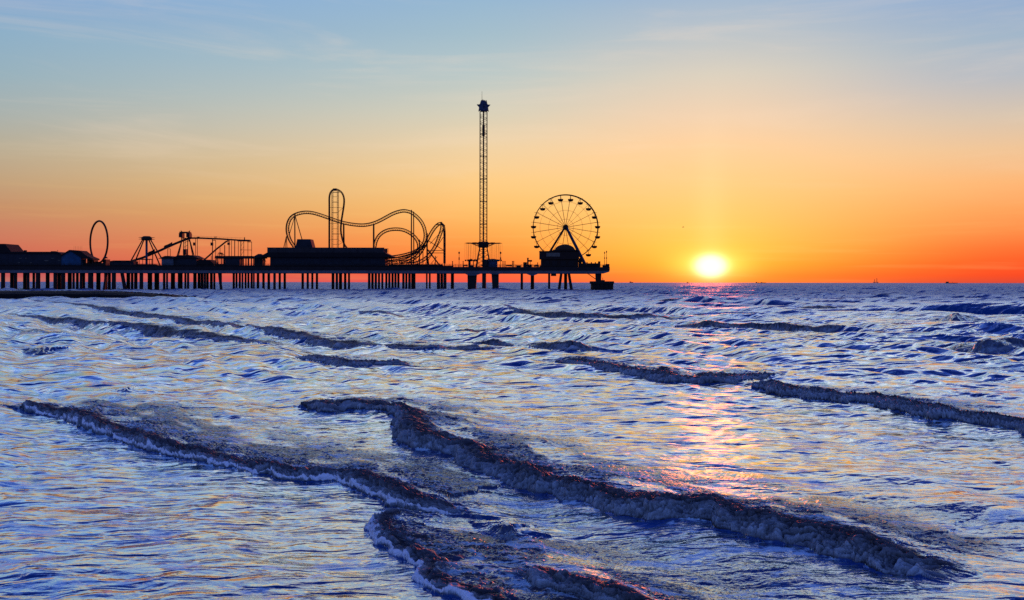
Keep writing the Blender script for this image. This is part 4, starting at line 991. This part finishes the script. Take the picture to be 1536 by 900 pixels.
def build_pavilion(x0, x1, eave, peak, label, name='pavilion', posts=True, wallx=None, Y0=PY + 2.5):
    t = thing(name, (X((x0 + x1) / 2), Y0 + 3, DECK), label, 'pavilion')
    xm = (X(x0) + X(x1)) / 2; hw = (X(x1) - X(x0)) / 2
    mb = MB(); base = [(xm - hw, Y0, Z(eave)), (xm + hw, Y0, Z(eave)), (xm + hw, Y0 + 6, Z(eave)), (xm - hw, Y0 + 6, Z(eave))]
    top = [(xm - hw * .25, Y0 + 2.4, Z(peak)), (xm + hw * .25, Y0 + 2.4, Z(peak)), (xm + hw * .25, Y0 + 3.6, Z(peak)), (xm - hw * .25, Y0 + 3.6, Z(peak))]
    low = [(a, b, c - .5) for a, b, c in base]
    mb.add(low + base + top, [(3, 2, 1, 0), (0, 1, 5, 4), (1, 2, 6, 5), (2, 3, 7, 6), (3, 0, 4, 7), (4, 5, 9, 8), (5, 6, 10, 9), (6, 7, 11, 10), (7, 4, 8, 11), (8, 9, 10, 11)])
    mb.build('roof', M['roof'], t)
    for sx in (-1, -.33, .33, 1):
        MB().box(xm + sx * hw * .86 - .13, xm + sx * hw * .86 + .13, Y0 + .4, Y0 + .66, DECK, Z(eave) - .5).build('post', M['steel'], t)
    if wallx: MB().box(X(wallx[0]), X(wallx[1]), Y0 + 1, Y0 + 5, DECK, Z(eave) - .5).build('wall', M['wall'], t)
    return t
build_pavilion(376, 393, 386, 380.8, 'open pavilion with peaked roof left of the long hall', wallx=(377.5, 391))
def build_canopy():
    t = thing('snack_bar', (X(348), PY + 6, DECK), 'dark flat roofed snack bar below the flume trough posts', 'building')
    MB().box(X(320), X(376), PY + 2, PY + 8, Z(388), Z(384.2)).build('roof', M['roof'], t)
    MB().box(X(335), X(357), PY + 2.4, PY + 7, DECK, Z(388) - .003).build('wall', M['wall'], t)
    mb = MB()
    for px in (321.5, 324, 330, 333, 360, 362.5, 366.5, 370.5, 374.8): mb.box(X(px) - .2, X(px) + .2, PY + 2.2, PY + 2.6, DECK, Z(388) - .003)
    mb.build('post', M['steel'], t)
    mb = MB().box(X(320), X(335), PY + 2.3, PY + 2.7, DECK, Z(396.5)); mb.build('counter', M['timber'], t)
build_canopy()

# ------------------------------------------------------------------ ring ride
def build_ring():
    Y = PY + 9; s = Y / F
    c = Vector((X(148.2, Y), Y, Z(363.6, Y))); r = 31.2 * s
    t = thing('ring_ride', (c.x, Y, DECK), 'slender upright hoop of a loop ride right of the blue gabled hut', 'loop ride')
    a = R(-43.5); n = 72
    pts = [(c.x + r * math.cos(2 * math.pi * i / n) * math.cos(a), c.y + r * math.cos(2 * math.pi * i / n) * math.sin(a), c.z + r * math.sin(2 * math.pi * i / n)) for i in range(n)]
    mb = MB().path(pts, .42, 8, True)
    mb.build('ring', M['steel'], t, True)
    mb = MB().box(c.x - 5.2, c.x + 5.2, Y - 5, Y + 5, DECK, Z(395.5, Y)); mb.box(c.x - 4.2, c.x - 1.2, Y - 2, Y + 2, Z(395.5, Y) + .003, Z(389.5, Y)); mb.box(c.x + 2.6, c.x + 4, Y - 2, Y + 2, Z(395.5, Y) + .003, Z(390, Y))
    mb.build('base', M['steel'], t)
build_ring()
def build_umbrella_stand():
    x, Y = X(153.5), PY + 3
    t = thing('parasol_stand', (x, Y, DECK), 'small peaked canopy inside the hoop of the ring ride', 'canopy')
    MB().lathe((x, Y, 0), [(1.1, Z(388)), (1.0, Z(387.4)), (.1, Z(384.8))], 10).build('canopy', M['roof'], t)
    MB().tube((x, Y, DECK), (x, Y, Z(387)), .08).build('pole', M['steel'], t)
build_umbrella_stand()

# ------------------------------------------------------------------ tripod ride
def build_tripod():
    Y = PY + 8
    def Q(px, py, dy=0): return P(px, py, Y + dy)
    t = thing('pendulum_ride', (X(219, Y), Y, DECK), 'ride tower on splayed paired legs with a flat round head left of the flume', 'ride tower')
    for a, b, dy in (((214, 360), (191.5, 397), -3), ((216, 360), (201, 393), 3), ((223, 360), (240.5, 396), 3), ((225, 359), (247, 392), -3)):
        MB().tube(Q(b[0], b[1] + 4, dy), Q(*a, dy * .2), .30, .26, 8).build('leg', M['steel'], t)
    MB().tube(Q(219.8, 400.6), Q(219.8, 358), .48, .48, 10).build('column', M['blue'], t)
    mb = MB().lathe((X(220, Y), Y, 0), [(1.0, Z(361.5, Y)), (2.2, Z(360.6, Y)), (2.2, Z(357, Y)), (1.3, Z(355, Y))], 14)
    mb.build('head', M['steel'], t)
    mb = MB()
    for k in range(8):
        a = R(45 * k + 10)
        for z in (357, 359.6): mb.tube((X(220, Y) + 1.5 * math.cos(a), Y + 1.5 * math.sin(a), Z(z, Y)), (X(220, Y) + 3.3 * math.cos(a), Y + 3.3 * math.sin(a), Z(z, Y)), .1, None, 4)
    mb.build('head_arm', M['steel'], t)
    mb = MB().box(X(205, Y), X(233, Y), Y - 2, Y + 2, DECK, Z(397, Y)); mb.box(X(208, Y), X(228, Y), Y - 1, Y + 1, Z(390.5, Y), Z(389.2, Y))
    for px in (209, 214, 224, 227.6): mb.tube(Q(px, 397), Q(px, 390), .12)
    mb.build('platform', M['timber'], t)
build_tripod()

# ------------------------------------------------------------------ log flume
def build_flume():
    Y = PY + 11
    def Q(px, py, dy=0): return P(px, py, Y + dy)
    t = thing('log_flume', (X(290, Y), Y, DECK), 'flume ride with rising chute, square lift tower and high level trough on posts', 'water ride')
    def trough(pts, w=.9, h=.55, name='trough'):
        mb = MB(); pts = [Vector(p) for p in pts]
        vs = []
        for p in pts:
            for (dy, dz) in ((-w, h / 2), (-w, -h / 2), (w, -h / 2), (w, h / 2), (w - .12, h / 2), (w - .12, -h / 2 + .12), (-w + .12, -h / 2 + .12), (-w + .12, h / 2)):
                vs.append(p + Vector((0, dy, dz)))
        fs = []
        for i in range(len(pts) - 1):
            for k in range(8): fs.append((i * 8 + k, i * 8 + (k + 1) % 8, (i + 1) * 8 + (k + 1) % 8, (i + 1) * 8 + k))
        fs += [tuple(range(8)), tuple(range((len(pts) - 1) * 8, len(pts) * 8))]
        mb.add(vs, fs); return mb.build(name, M['steel'], t)
    trough([Q(193, 394), Q(215, 387), Q(240, 376.5), Q(262, 366.5), Q(278, 360), Q(286, 357.6)], h=.75, name='lift_chute')
    trough([Q(286, 357.8), Q(300, 357.8), Q(330, 359), Q(360, 361), Q(375.5, 361.4)], h=.65)
    trough([Q(343.5, 361.5, 3), Q(339, 363, 3), Q(325, 374, 3), Q(308, 389, 3), Q(300, 394, 3)], h=.4, name='drop_chute')
    trough([Q(280, 384, -3), Q(288, 386, -3), Q(300, 391, -3), Q(315, 396, -3)], h=.9, name='run_out')
    # log boats on the lift
    for a, b in (((246, 373), (258, 368)), ((222, 382.6), (232, 378.6))):
        p, q = Q(*a), Q(*b); d = (q - p); up = Vector((0, 0, .75))
        mb = MB(); vs = []
        for f_, wd, hg in ((0, .35, .5), (.12, .6, .85), (.5, .6, .8), (.85, .6, .85), (1, .3, 1.1)):
            c = p + d * f_ + Vector((0, 0, .1)); vs += [c + Vector((0, -wd, 0)), c + Vector((0, wd, 0)), c + Vector((0, wd, hg)), c + Vector((0, -wd, hg))]
        fs = [(0, 1, 2, 3), (16, 17, 18, 19)]
        for i in range(4):
            for k in range(4): fs.append((i * 4 + k, i * 4 + (k + 1) % 4, (i + 1) * 4 + (k + 1) % 4, (i + 1) * 4 + k))
        o = mb.add(vs, fs); b_ = o.build('log_boat', M['brown'], t)
        b_['label'] = 'log boat climbing the chute'
    # lift tower
    mb = MB()
    for px, tx in ((272.5, 272.5), (283.5, 283.5)):
        for dy in (-2, 2): mb.tube(Q(tx, 363, dy), Q(tx, 347.4, dy), .26)
    mb.box(X(271.6, Y), X(284.4, Y), Y - 2.2, Y + 2.2, Z(350.4, Y), Z(348.6, Y)); 
    for a in (272.5, 283.5): mb.box(X(a - 1.6, Y), X(a + 1.6, Y), Y - 2.3, Y + 2.3, Z(357, Y), Z(350.6, Y))
    for a in (271.5, 284.6): mb.tube(Q(a, 352), Q(a, 346), .12)
    mb.tube(Q(272, 358), Q(284, 358), .14)
    for a in (275.5, 278, 281.5):
        mb.tube(Q(a, 400), Q(a, 357), .2 if a != 278 else .1)
    for yy in (366, 372, 378, 384): mb.tube(Q(275.5, yy), Q(281.5, yy - 4), .08); 
    mb.box(X(275.5, Y), X(280, Y), Y - 1, Y + 1, Z(383, Y), Z(374.5, Y))
    mb.build('lift_tower', M['steel'], t)
    for a, b, dy in (((273, 360), (264, 390), -2), ((284, 359), (293.8, 394), -2), ((273, 360), (266.5, 390), 2), ((284, 359), (291, 394), 2)):
        MB().tube(Q(*b, dy), Q(*a, dy), .24).build('tower_leg', M['steel'], t)
    mb = MB()
    for px, top in ((293.4, 359), (296, 359), (318.6, 359.6), (323.4, 361), (316.8, 384), (337, 368), (343.6, 361.5), (347.3, 361.6), (352, 361.6), (357.4, 361.6), (361.2, 361.8), (365.6, 361.8), (371.8, 361.8), (377.4, 363.5), (330, 372), (251.6, 374), (255.4, 374), (229, 382)):
        MB().tube(Q(px, 400.4, 1 if int(px) % 2 else -1), Q(px, top, 1 if int(px) % 2 else -1), .2 if px in (318.6, 337, 343.6, 352, 361.2, 229) else .13, None, 6).build('trough_post', M['steel'], t)
    mb.tube(Q(371, 363.5), Q(377.6, 363.5), .14); mb.tube(Q(318.6, 361), Q(323.4, 361), .14); mb.tube(Q(251.6, 374), Q(255.4, 374), .1)
    mb.tube(Q(360, 375.5), Q(378, 375.5), .09)
    for px in (317.8, 343, 291.6): mb.box(X(px - 1.5, Y), X(px + 1.5, Y), Y - .6, Y + .6, Z(369, Y) if px != 343 else Z(368, Y), Z(364.4, Y))
    for i in range(5):
        mb.tube(Q(361.2, 398 - i * 7), Q(365.6, 391 - i * 7), .06, None, 4)
    mb.build('cross_brace', M['steel'], t)
    mb = MB()
    for (a, b) in ((286, 366),):
        mb.tube(Q(a, 354.4, -1), Q(b, 357.6, -1), .045, None, 4)
        for k in range(14):
            px = a + (b - a) * k / 13; yy = 354.4 + 3.2 * k / 13; mb.tube(Q(px, yy, -1), Q(px, yy + 4, -1), .03, None, 4)
    mb.box(X(296.5, Y), X(300.5, Y), Y - 1.1, Y - .9, Z(356.9, Y), Z(356, Y)); mb.box(X(322, Y), X(326.5, Y), Y - 1.1, Y - .9, Z(356.9, Y), Z(355.8, Y))
    mb.tube(Q(366.8, 361, -1), Q(366.8, 356.4, -1), .2); mb.box(X(357, Y), X(375, Y), Y - 1.3, Y + 1.3, Z(362.6, Y), Z(361.0, Y))
    mb.build('walkway_railing', M['steel'], t)
build_flume()

# ------------------------------------------------------------------ kiosks near the swing tower
def build_kiosk():
    x, Y = X(706), PY + 2.2; a = 4.0 * PY / F
    t = thing('kiosk', (x, Y, DECK), 'small open kiosk with peaked roof left of the swing tower', 'kiosk')
    MB().box(x - a, x + a, Y, Y + 2.2, DECK, Z(397.6)).build('counter', M['timber'], t)
    for sx in (-1, 1):
        for yy in (0, 1.9): MB().box(x + sx * a - .28 * (sx > 0) , x + sx * a + .28 * (sx < 0), Y + yy + .02, Y + yy + .28, Z(397.6) + .002, Z(391)).build('post', M['timber'], t)
    MB().box(x - a, x - a * .1, Y + .4, Y + .5, Z(397.6) + .002, Z(391)).build('back_panel', M['timber'], t)
    mb = MB().box(x - a * 1.1, x + a * 1.1, Y - .2, Y + 2.4, Z(391) + .002, Z(389.6)); mb.prism([(x - a * .9, Z(389.6) + .002), (x + a * .9, Z(389.6) + .002), (x, Z(387.8))], Y, Y + 2.2)
    mb.build('roof', M['roof'], t)
build_kiosk()
def build_round_pavilion():
    x, Y = X(738.5), PY + 4; r = 7.6 * PY / F
    t = thing('round_pavilion', (x, Y, DECK), 'round pavilion with a scalloped eave right of the swing tower foot', 'pavilion')
    MB().lathe((x, Y, 0), [(r, DECK), (r, Z(391.5))], 20).build('wall', M['blue'], t)
    MB().lathe((x, Y, 0), [(r * 1.12, Z(391.4)), (r * 1.15, Z(389)), (r * .7, Z(388.4)), (r * .2, Z(387.8))], 20).build('roof', M['roof'], t)
    for k in range(14):
        a = R(360 / 14 * k); MB().box(x + r * 1.14 * math.cos(a) - .22, x + r * 1.14 * math.cos(a) + .22, Y + r * 1.14 * math.sin(a) - .22, Y + r * 1.14 * math.sin(a) + .22, Z(391.6), Z(390)).build('eave_light', M['greywall'], t)
    MB().box(X(726), X(731), PY + 2, PY + 6, DECK, Z(389)).build('entrance', M['timber'], t)
build_round_pavilion()

# lamp posts (tall), bollard posts
def lamp(px, top, label):
    x, Y = X(px), PY + 1.0
    t = thing('lamp_post', (x, Y, DECK), label, 'lamp post', 'lamp posts along the pier railing')
    hgt = Z(top) - DECK
    MB().tube((x, Y, DECK), (x, Y, DECK + hgt), .13, .08, 6).build('pole', M['steel'], t)
    MB().lathe((x, Y, DECK + hgt - 1.1), [(.12, 0), (.34, .25), (.34, .7), (.1, .95)], 8).build('lamp_head', M['steel'], t)
    MB().box(x - .24, x + .24, Y - .06, Y + .06, DECK + hgt * .45, DECK + hgt * .62).build('banner', M['steel'], t)
    return t
lamp(688.4, 377, 'tall lamp post between the coaster drop and the open kiosk')
lamp(750.8, 377, 'tall lamp post just right of the round pavilion')
def post_thing(px, top, label, w_=.5, name='flood_light_post', extra=0):
    x, Y = X(px), PY + 1.6
    t = thing(name, (x, Y, DECK), label, 'post', 'short dark posts standing on the open deck')
    MB().tube((x, Y, DECK), (x, Y, Z(top)), w_ * .5, w_ * .42, 8).build('pole', M['steel'], t)
    MB().box(x - w_ * .6, x + w_ * .6, Y - .2, Y + .2, Z(top) + .002, Z(top) + .25).build('cap', M['steel'], t)
    return t
for px, top, lb in ((678.4, 392.6, 'short post right of the coaster drop track, leftmost short post'), (694.4, 392.4, 'short post between the left lamp post and the kiosk'), (714.8, 392.2, 'short post between the kiosk and the swing tower'),
                    (754.4, 392.2, 'short post just right of the right tall lamp post'), (757.4, 392.2, 'second short post right of the right tall lamp post'), (768.6, 392.2, 'left one of the two close posts midway to the wheel'),
                    (770.6, 392.2, 'right one of the two close posts midway to the wheel'), (806.6, 394.4, 'thin short post left of the ferris wheel building')):
    post_thing(px, top, lb, .38)
t = post_thing(791.8, 387.4, 'thick tall post beside the hanging sign left of the wheel building', .75)
def build_sign():
    x, Y = X(795.6), PY + 1.6
    t = thing('hanging_sign', (x, Y, DECK), 'small rectangular sign on a pole left of the ferris wheel building', 'sign')
    MB().box(x - .75, x + .75, Y - .1, Y + .1, Z(392.4), Z(389.8)).build('board', M['brown'], t)
    MB().tube((x, Y + .2, DECK), (x, Y + .2, Z(390)), .1).build('pole', M['steel'], t)
build_sign()
def booth(x0, x1, top, label):
    t = thing('ticket_booth', (X((x0 + x1) / 2), PY + 3.5, DECK), label, 'booth')
    MB().box(X(x0), X(x1), PY + 2.6, PY + 4.6, DECK, Z(top + 1.2)).build('wall', M['timber'], t)
    MB().prism([(X(x0 - .7), Z(top + 1.2) + .002), (X(x1 + .7), Z(top + 1.2) + .002), (X(x1 - .6), Z(top)), (X(x0 + .6), Z(top))], PY + 2.4, PY + 4.8).build('roof', M['roof'], t)
booth(785, 790.4, 393.0, 'small dark booth left of the thick tall post')
booth(792.6, 798, 396.6, 'low dark booth below the small hanging sign')
booth(774.5, 781, 397.6, 'low dark box booth between the close posts and the wheel')
def bench(px, label):
    x, Y = X(px), PY + 1.7
    t = thing('bench', (x, Y, DECK), label, 'bench', 'benches on the open deck')
    MB().box(x - .9, x + .9, Y - .25, Y + .25, DECK + .42, DECK + .5).build('seat', M['timber'], t)
    MB().box(x - .9, x + .9, Y + .26, Y + .34, DECK + .45, DECK + .95).build('backrest', M['timber'], t)
    for sx in (-.7, .7): MB().box(x + sx - .06, x + sx + .06, Y - .2, Y + .2, DECK, DECK + .418).build('leg', M['steel'], t)
bench(698, 'dark bench just left of the open kiosk'); bench(762, 'dark bench between the two pairs of short posts'); bench(764.8, 'dark bench closest to the left of the close posts')

# ------------------------------------------------------------------ wheel station building
def build_wheel_building():
    t = thing('wheel_pavilion', (X(840), PY + 5, DECK), 'dark two storey building with a domed roof in front of the ferris wheel', 'building')
    y0 = PY + 1.2
    MB().box(X(812), X(868), y0 + .6, y0 + 7, DECK, Z(388.5)).build('lower_wall', M['brown'], t)
    mb = MB().box(X(809.8), X(869), y0, y0 + 8, Z(388.5) + .003, Z(377))
    mb.build('upper_wall', M['brown'], t)
    mb = MB().box(X(809.3), X(840), y0 - .2, y0 + 8.2, Z(377) + .003, Z(376.2)); mb.box(X(826), X(869.5), y0 - .3, y0 + 8.3, Z(376.2) + .004, Z(375.2)); mb.box(X(830), X(866), y0 + .5, y0 + 7, Z(375.2) + .004, Z(374.2))
    mb.build('cornice', M['roof'], t)
    prof = []; xm = X(848.3); ym = y0 + 4.2; r = 15.6 * PY / F
    for k in range(9):
        a = R(90 * k / 8); prof.append((max(.05, r * math.cos(a)), Z(375.2) + .01 + 9.4 * PY / F * math.sin(a)))
    MB().lathe((xm, ym, 0), prof, 28).build('dome', M['dome'], t, True)
    MB().box(X(819.5), X(840), y0 - .12, y0 - .003, Z(384.6), Z(379)).build('sign_panel', M['sign'], t)
    for px in (816, 828, 841, 853):
        MB().box(X(px), X(px + 8), y0 + .5, y0 + .597, Z(399), Z(391)).build('shutter', M['timber'], t)
    MB().box(X(869) + .003, X(873), y0 + 1, y0 + 4, DECK, Z(388.4)).build('stair_house', M['brown'], t)
build_wheel_building()
def build_queue():
    t = thing('queue_shelter', (X(888), PY + 4, DECK), 'low dark queue enclosure between the wheel building and the pier end', 'shelter')
    MB().box(X(873.4), X(901), PY + 1.4, PY + 6, DECK, Z(394.6)).build('wall', M['brown'], t)
    mb = MB()
    for px in (875, 881, 887.5, 893.5, 898.2): mb.box(X(px) - .22, X(px) + .22, PY + 1.4, PY + 1.9, Z(394.6) + .003, Z(392.8))
    mb.box(X(898.2) - .1, X(901), PY + 1.4, PY + 2.4, Z(394.6) + .004, Z(391.6))
    mb.build('parapet_post', M['brown'], t)
    mb = MB().box(X(869), X(873.5), PY + 1.6, PY + 1.9, Z(390.2), Z(387)); mb.build('signboard', M['brown'], t)
build_queue()
for px, top, lb in ((907.6, 376.5, 'left and shorter of the two thin poles at the very end of the pier'), (910.6, 375, 'right and taller of the two thin poles at the very end of the pier')):
    x, Y = X(px), PY + 2.3
    z0 = Z(397.2) if px < 909 else Z(395.6)
    t = thing('flag_pole', (x, Y, z0), lb, 'pole', 'thin poles at the pier end')
    MB().tube((x, Y, z0), (x, Y, Z(top)), .11, .06, 6).build('pole', M['steel'], t)
    MB().box(x - .22, x + .22, Y - .12, Y + .12, Z(387.5), Z(385.8)).build('junction_box', M['steel'], t)
    MB().lathe((x, Y, Z(top + 3.6)), [(.1, 0), (.26, .2), (.26, .5), (.08, .7)], 8).build('light', M['steel'], t)
build_pavilion(801, 809, 397.6, 396.6, 'flat railing canopy just left of the ferris wheel building', 'canopy')

# ------------------------------------------------------------------ palms
def palm(px, py_top, label, Y=PY + 3, span=1.9):
    x = X(px, Y); z = Z(py_top, Y)
    t = thing('palm_tree', (x, Y, DECK), label, 'palm tree', 'small palms on the pier')
    pts = [(x + .15 * math.sin(i * .9), Y, DECK + (z - DECK) * i / 5) for i in range(6)]
    mb = MB()
    for a, b, r0, r1 in zip(pts, pts[1:], (.2, .17, .15, .14, .13), (.17, .15, .14, .13, .12)): mb.tube(a, b, r0, r1, 7)
    mb.build('trunk', M['trunk'], t)
    mb = MB(); rnd = random.Random(int(px))
    top = Vector(pts[-1])
    for k in range(15):
        a = rnd.uniform(0, 6.28); L_ = span * rnd.uniform(.75, 1.1); up = rnd.uniform(.1, 1.0)
        prev = top
        for j in range(1, 6):
            f_ = j / 5; p = top + Vector((math.cos(a) * L_ * f_, math.sin(a) * L_ * f_, up * math.sin(f_ * 2.4) - .9 * f_ * f_))
            d = (p - prev); sd_ = Vector((-math.sin(a), math.cos(a), 0))
            for s_ in (-1, 1):
                for q in (.15, .5, .85):
                    b = prev + d * q; tip = b + sd_ * s_ * .42 * (1.1 - f_ * .6) + d * .5 + Vector((0, 0, -.22))
                    mb.add([b, b + d * .22, tip], [(0, 1, 2)])
            mb.tube(prev, p, .03, .02, 3); prev = p
    mb.build('crown', M['leaf'], t)
palm(332.5, 381.5, 'small palm in front of the flume posts, left of the pavilion', span=1.7)
palm(327, 386, 'shorter palm at the left corner of the snack bar', span=1.4)
palm(394.5, 390.5, 'small palm tree at the left corner of the long hall', span=1.5)
palm(588, 391.5, 'small palm tree at the right corner of the long hall', span=1.4)

# ------------------------------------------------------------------ rock jetty
def build_jetty():
    t = thing('rock_jetty', (-100, 203, 0), 'long low black boulder jetty in the surf in front of the pier at the left', 'jetty')
    rnd = random.Random(11); mb = MB()
    # core
    prof_pts = []
    xs = np.linspace(-190, -69, 80)
    vs = []; n = 9
    for i, xx in enumerate(xs):
        k = min(1.0, max(0.0, (-68.5 - xx) / 20.0)) ** .5
        for j in range(n):
            a = math.pi * j / (n - 1)
            vs.append((xx, 203 - math.cos(a) * 6.5, -0.6 + (1.92 * k + .04 * math.sin(i * 1.7 + j)) * max(0, math.sin(a)) ** .45 + .1))
    fs = [(i * n + j, i * n + j + 1, (i + 1) * n + j + 1, (i + 1) * n + j) for i in range(79) for j in range(n - 1)]
    mb.add(vs, fs); mb.build('core', M['rock'], t)
    mb = MB()
    for i in range(620):
        xx = rnd.uniform(-180, -70) if i > 90 else rnd.uniform(-92, -69)
        k = max(.12, min(1.0, max(0.0, (-68.0 - xx) / 20.0)) ** .5)
        off = rnd.uniform(-6, 6); yy = 203 + off
        zz = -0.45 + 1.62 * k * max(0, 1 - (abs(off) / 6.6) ** 2.5) ** .5; r = rnd.uniform(.28, .5) * (.5 + .5 * k)
        bv = []
        for q in range(5):
            la = -math.pi / 2 + math.pi * q / 4
            for h_ in range(7):
                lo_ = 2 * math.pi * h_ / 7; rr = r * rnd.uniform(.78, 1.12)
                bv.append((xx + rr * math.cos(la) * math.cos(lo_) * 1.2, yy + rr * math.cos(la) * math.sin(lo_), zz + rr * .68 * math.sin(la)))
        bf = [(q * 7 + h_, q * 7 + (h_ + 1) % 7, (q + 1) * 7 + (h_ + 1) % 7, (q + 1) * 7 + h_) for q in range(4) for h_ in range(7)]
        mb.add(bv, bf)
    b_ = mb.build('boulders', M['rock'], t); b_['kind'] = 'stuff'
build_jetty()

# ------------------------------------------------------------------ gull in flight
def build_bird():
    Y = 260; c = P(1024.5, 340.4, Y); s = Y / F
    mb = MB()
    # one continuous body: rings along the length with wings grown from the shoulders
    mb.path([c + Vector((-.26, 0, -.02)), c + Vector((-.14, 0, 0)), c + Vector((.05, 0, .01)), c + Vector((.22, 0, .03)), c + Vector((.32, 0, .02))], .055, 6)
    for s_ in (-1, 1):
        pts = [(0.02, 0, .02), (-.03, .22, .15), (-.12, .48, .13), (-.26, .72, .05)]
        w_ = [.16, .15, .10, .01]; vs = []
        for (a, b, z), ww in zip(pts, w_):
            vs += [c + Vector((a + ww / 2 + b * .3, s_ * b * .8, z)), c + Vector((a - ww / 2 + b * .3, s_ * b * .8, z)), c + Vector((a + b * .3, s_ * b * .8, z + .02))]
        fs = []
        for i in range(3):
            for k in range(3): fs.append((i * 3 + k, i * 3 + (k + 1) % 3, (i + 1) * 3 + (k + 1) % 3, (i + 1) * 3 + k))
        mb.add(vs, fs)
    mb.add([c + Vector((-.24, -.05, 0)), c + Vector((-.24, .05, 0)), c + Vector((-.38, .08, 0)), c + Vector((-.38, -.08, 0))], [(0, 1, 2, 3)])
    single(mb, 'gull', M['feather'], c, 'single tiny seabird flying above and left of the rising sun', 'bird')
build_bird()

# ------------------------------------------------------------------ vessels and rigs on the horizon
def ship(px, L_, label, deck_h=5, house=10, group='ships far out on the horizon'):
    Y = 7000; x = X(px, Y)
    t = thing('ship', (x, Y, 0), label, 'ship', group)
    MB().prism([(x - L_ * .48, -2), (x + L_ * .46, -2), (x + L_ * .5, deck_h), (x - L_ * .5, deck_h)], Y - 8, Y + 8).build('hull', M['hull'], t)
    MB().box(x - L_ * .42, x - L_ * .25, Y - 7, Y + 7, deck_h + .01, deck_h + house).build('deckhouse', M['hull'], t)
    MB().tube((x + L_ * .1, Y, deck_h), (x + L_ * .1, Y, deck_h + house * 1.1), .6).build('mast', M['hull'], t)
ship(947, 26, 'tiny ship on the horizon just right of the pier end', 6, 8)
ship(1137, 34, 'tiny ship on the horizon a little right of the sun', 3, 6)
ship(1145, 40, 'low long tiny ship on the horizon, second ship right of the sun', 4, 3)
ship(1427, 90, 'tiny long ship on the horizon near the right edge', 4, 9)
ship(1032, 18, 'tiny ship on the horizon below and left of the sun', 3, 6)
def rig():
    Y = 6500; x = X(1313.5, Y)
    t = thing('drilling_rig', (x, Y, 0), 'tiny twin masted drilling rig on the horizon at the right', 'drilling rig')
    MB().box(x - 14, x + 14, Y - 12, Y + 12, 5, 9).build('platform', M['hull'], t)
    for sx in (-11, 11):
        MB().box(x + sx - 1.2, x + sx + 1.2, Y - 9, Y - 7, -5, 5 - .01).build('leg', M['hull'], t)
    for sx, h_ in ((-8, 20), (8, 28)):
        mb = MB()
        for (ox, oy) in ((-2, -2), (2, -2), (2, 2), (-2, 2)): mb.tube((x + sx + ox, Y + oy, 9), (x + sx + ox * .3, Y + oy * .3, 9 + h_), .5, .4, 4)
        mb.build('derrick', M['hull'], t)
rig()
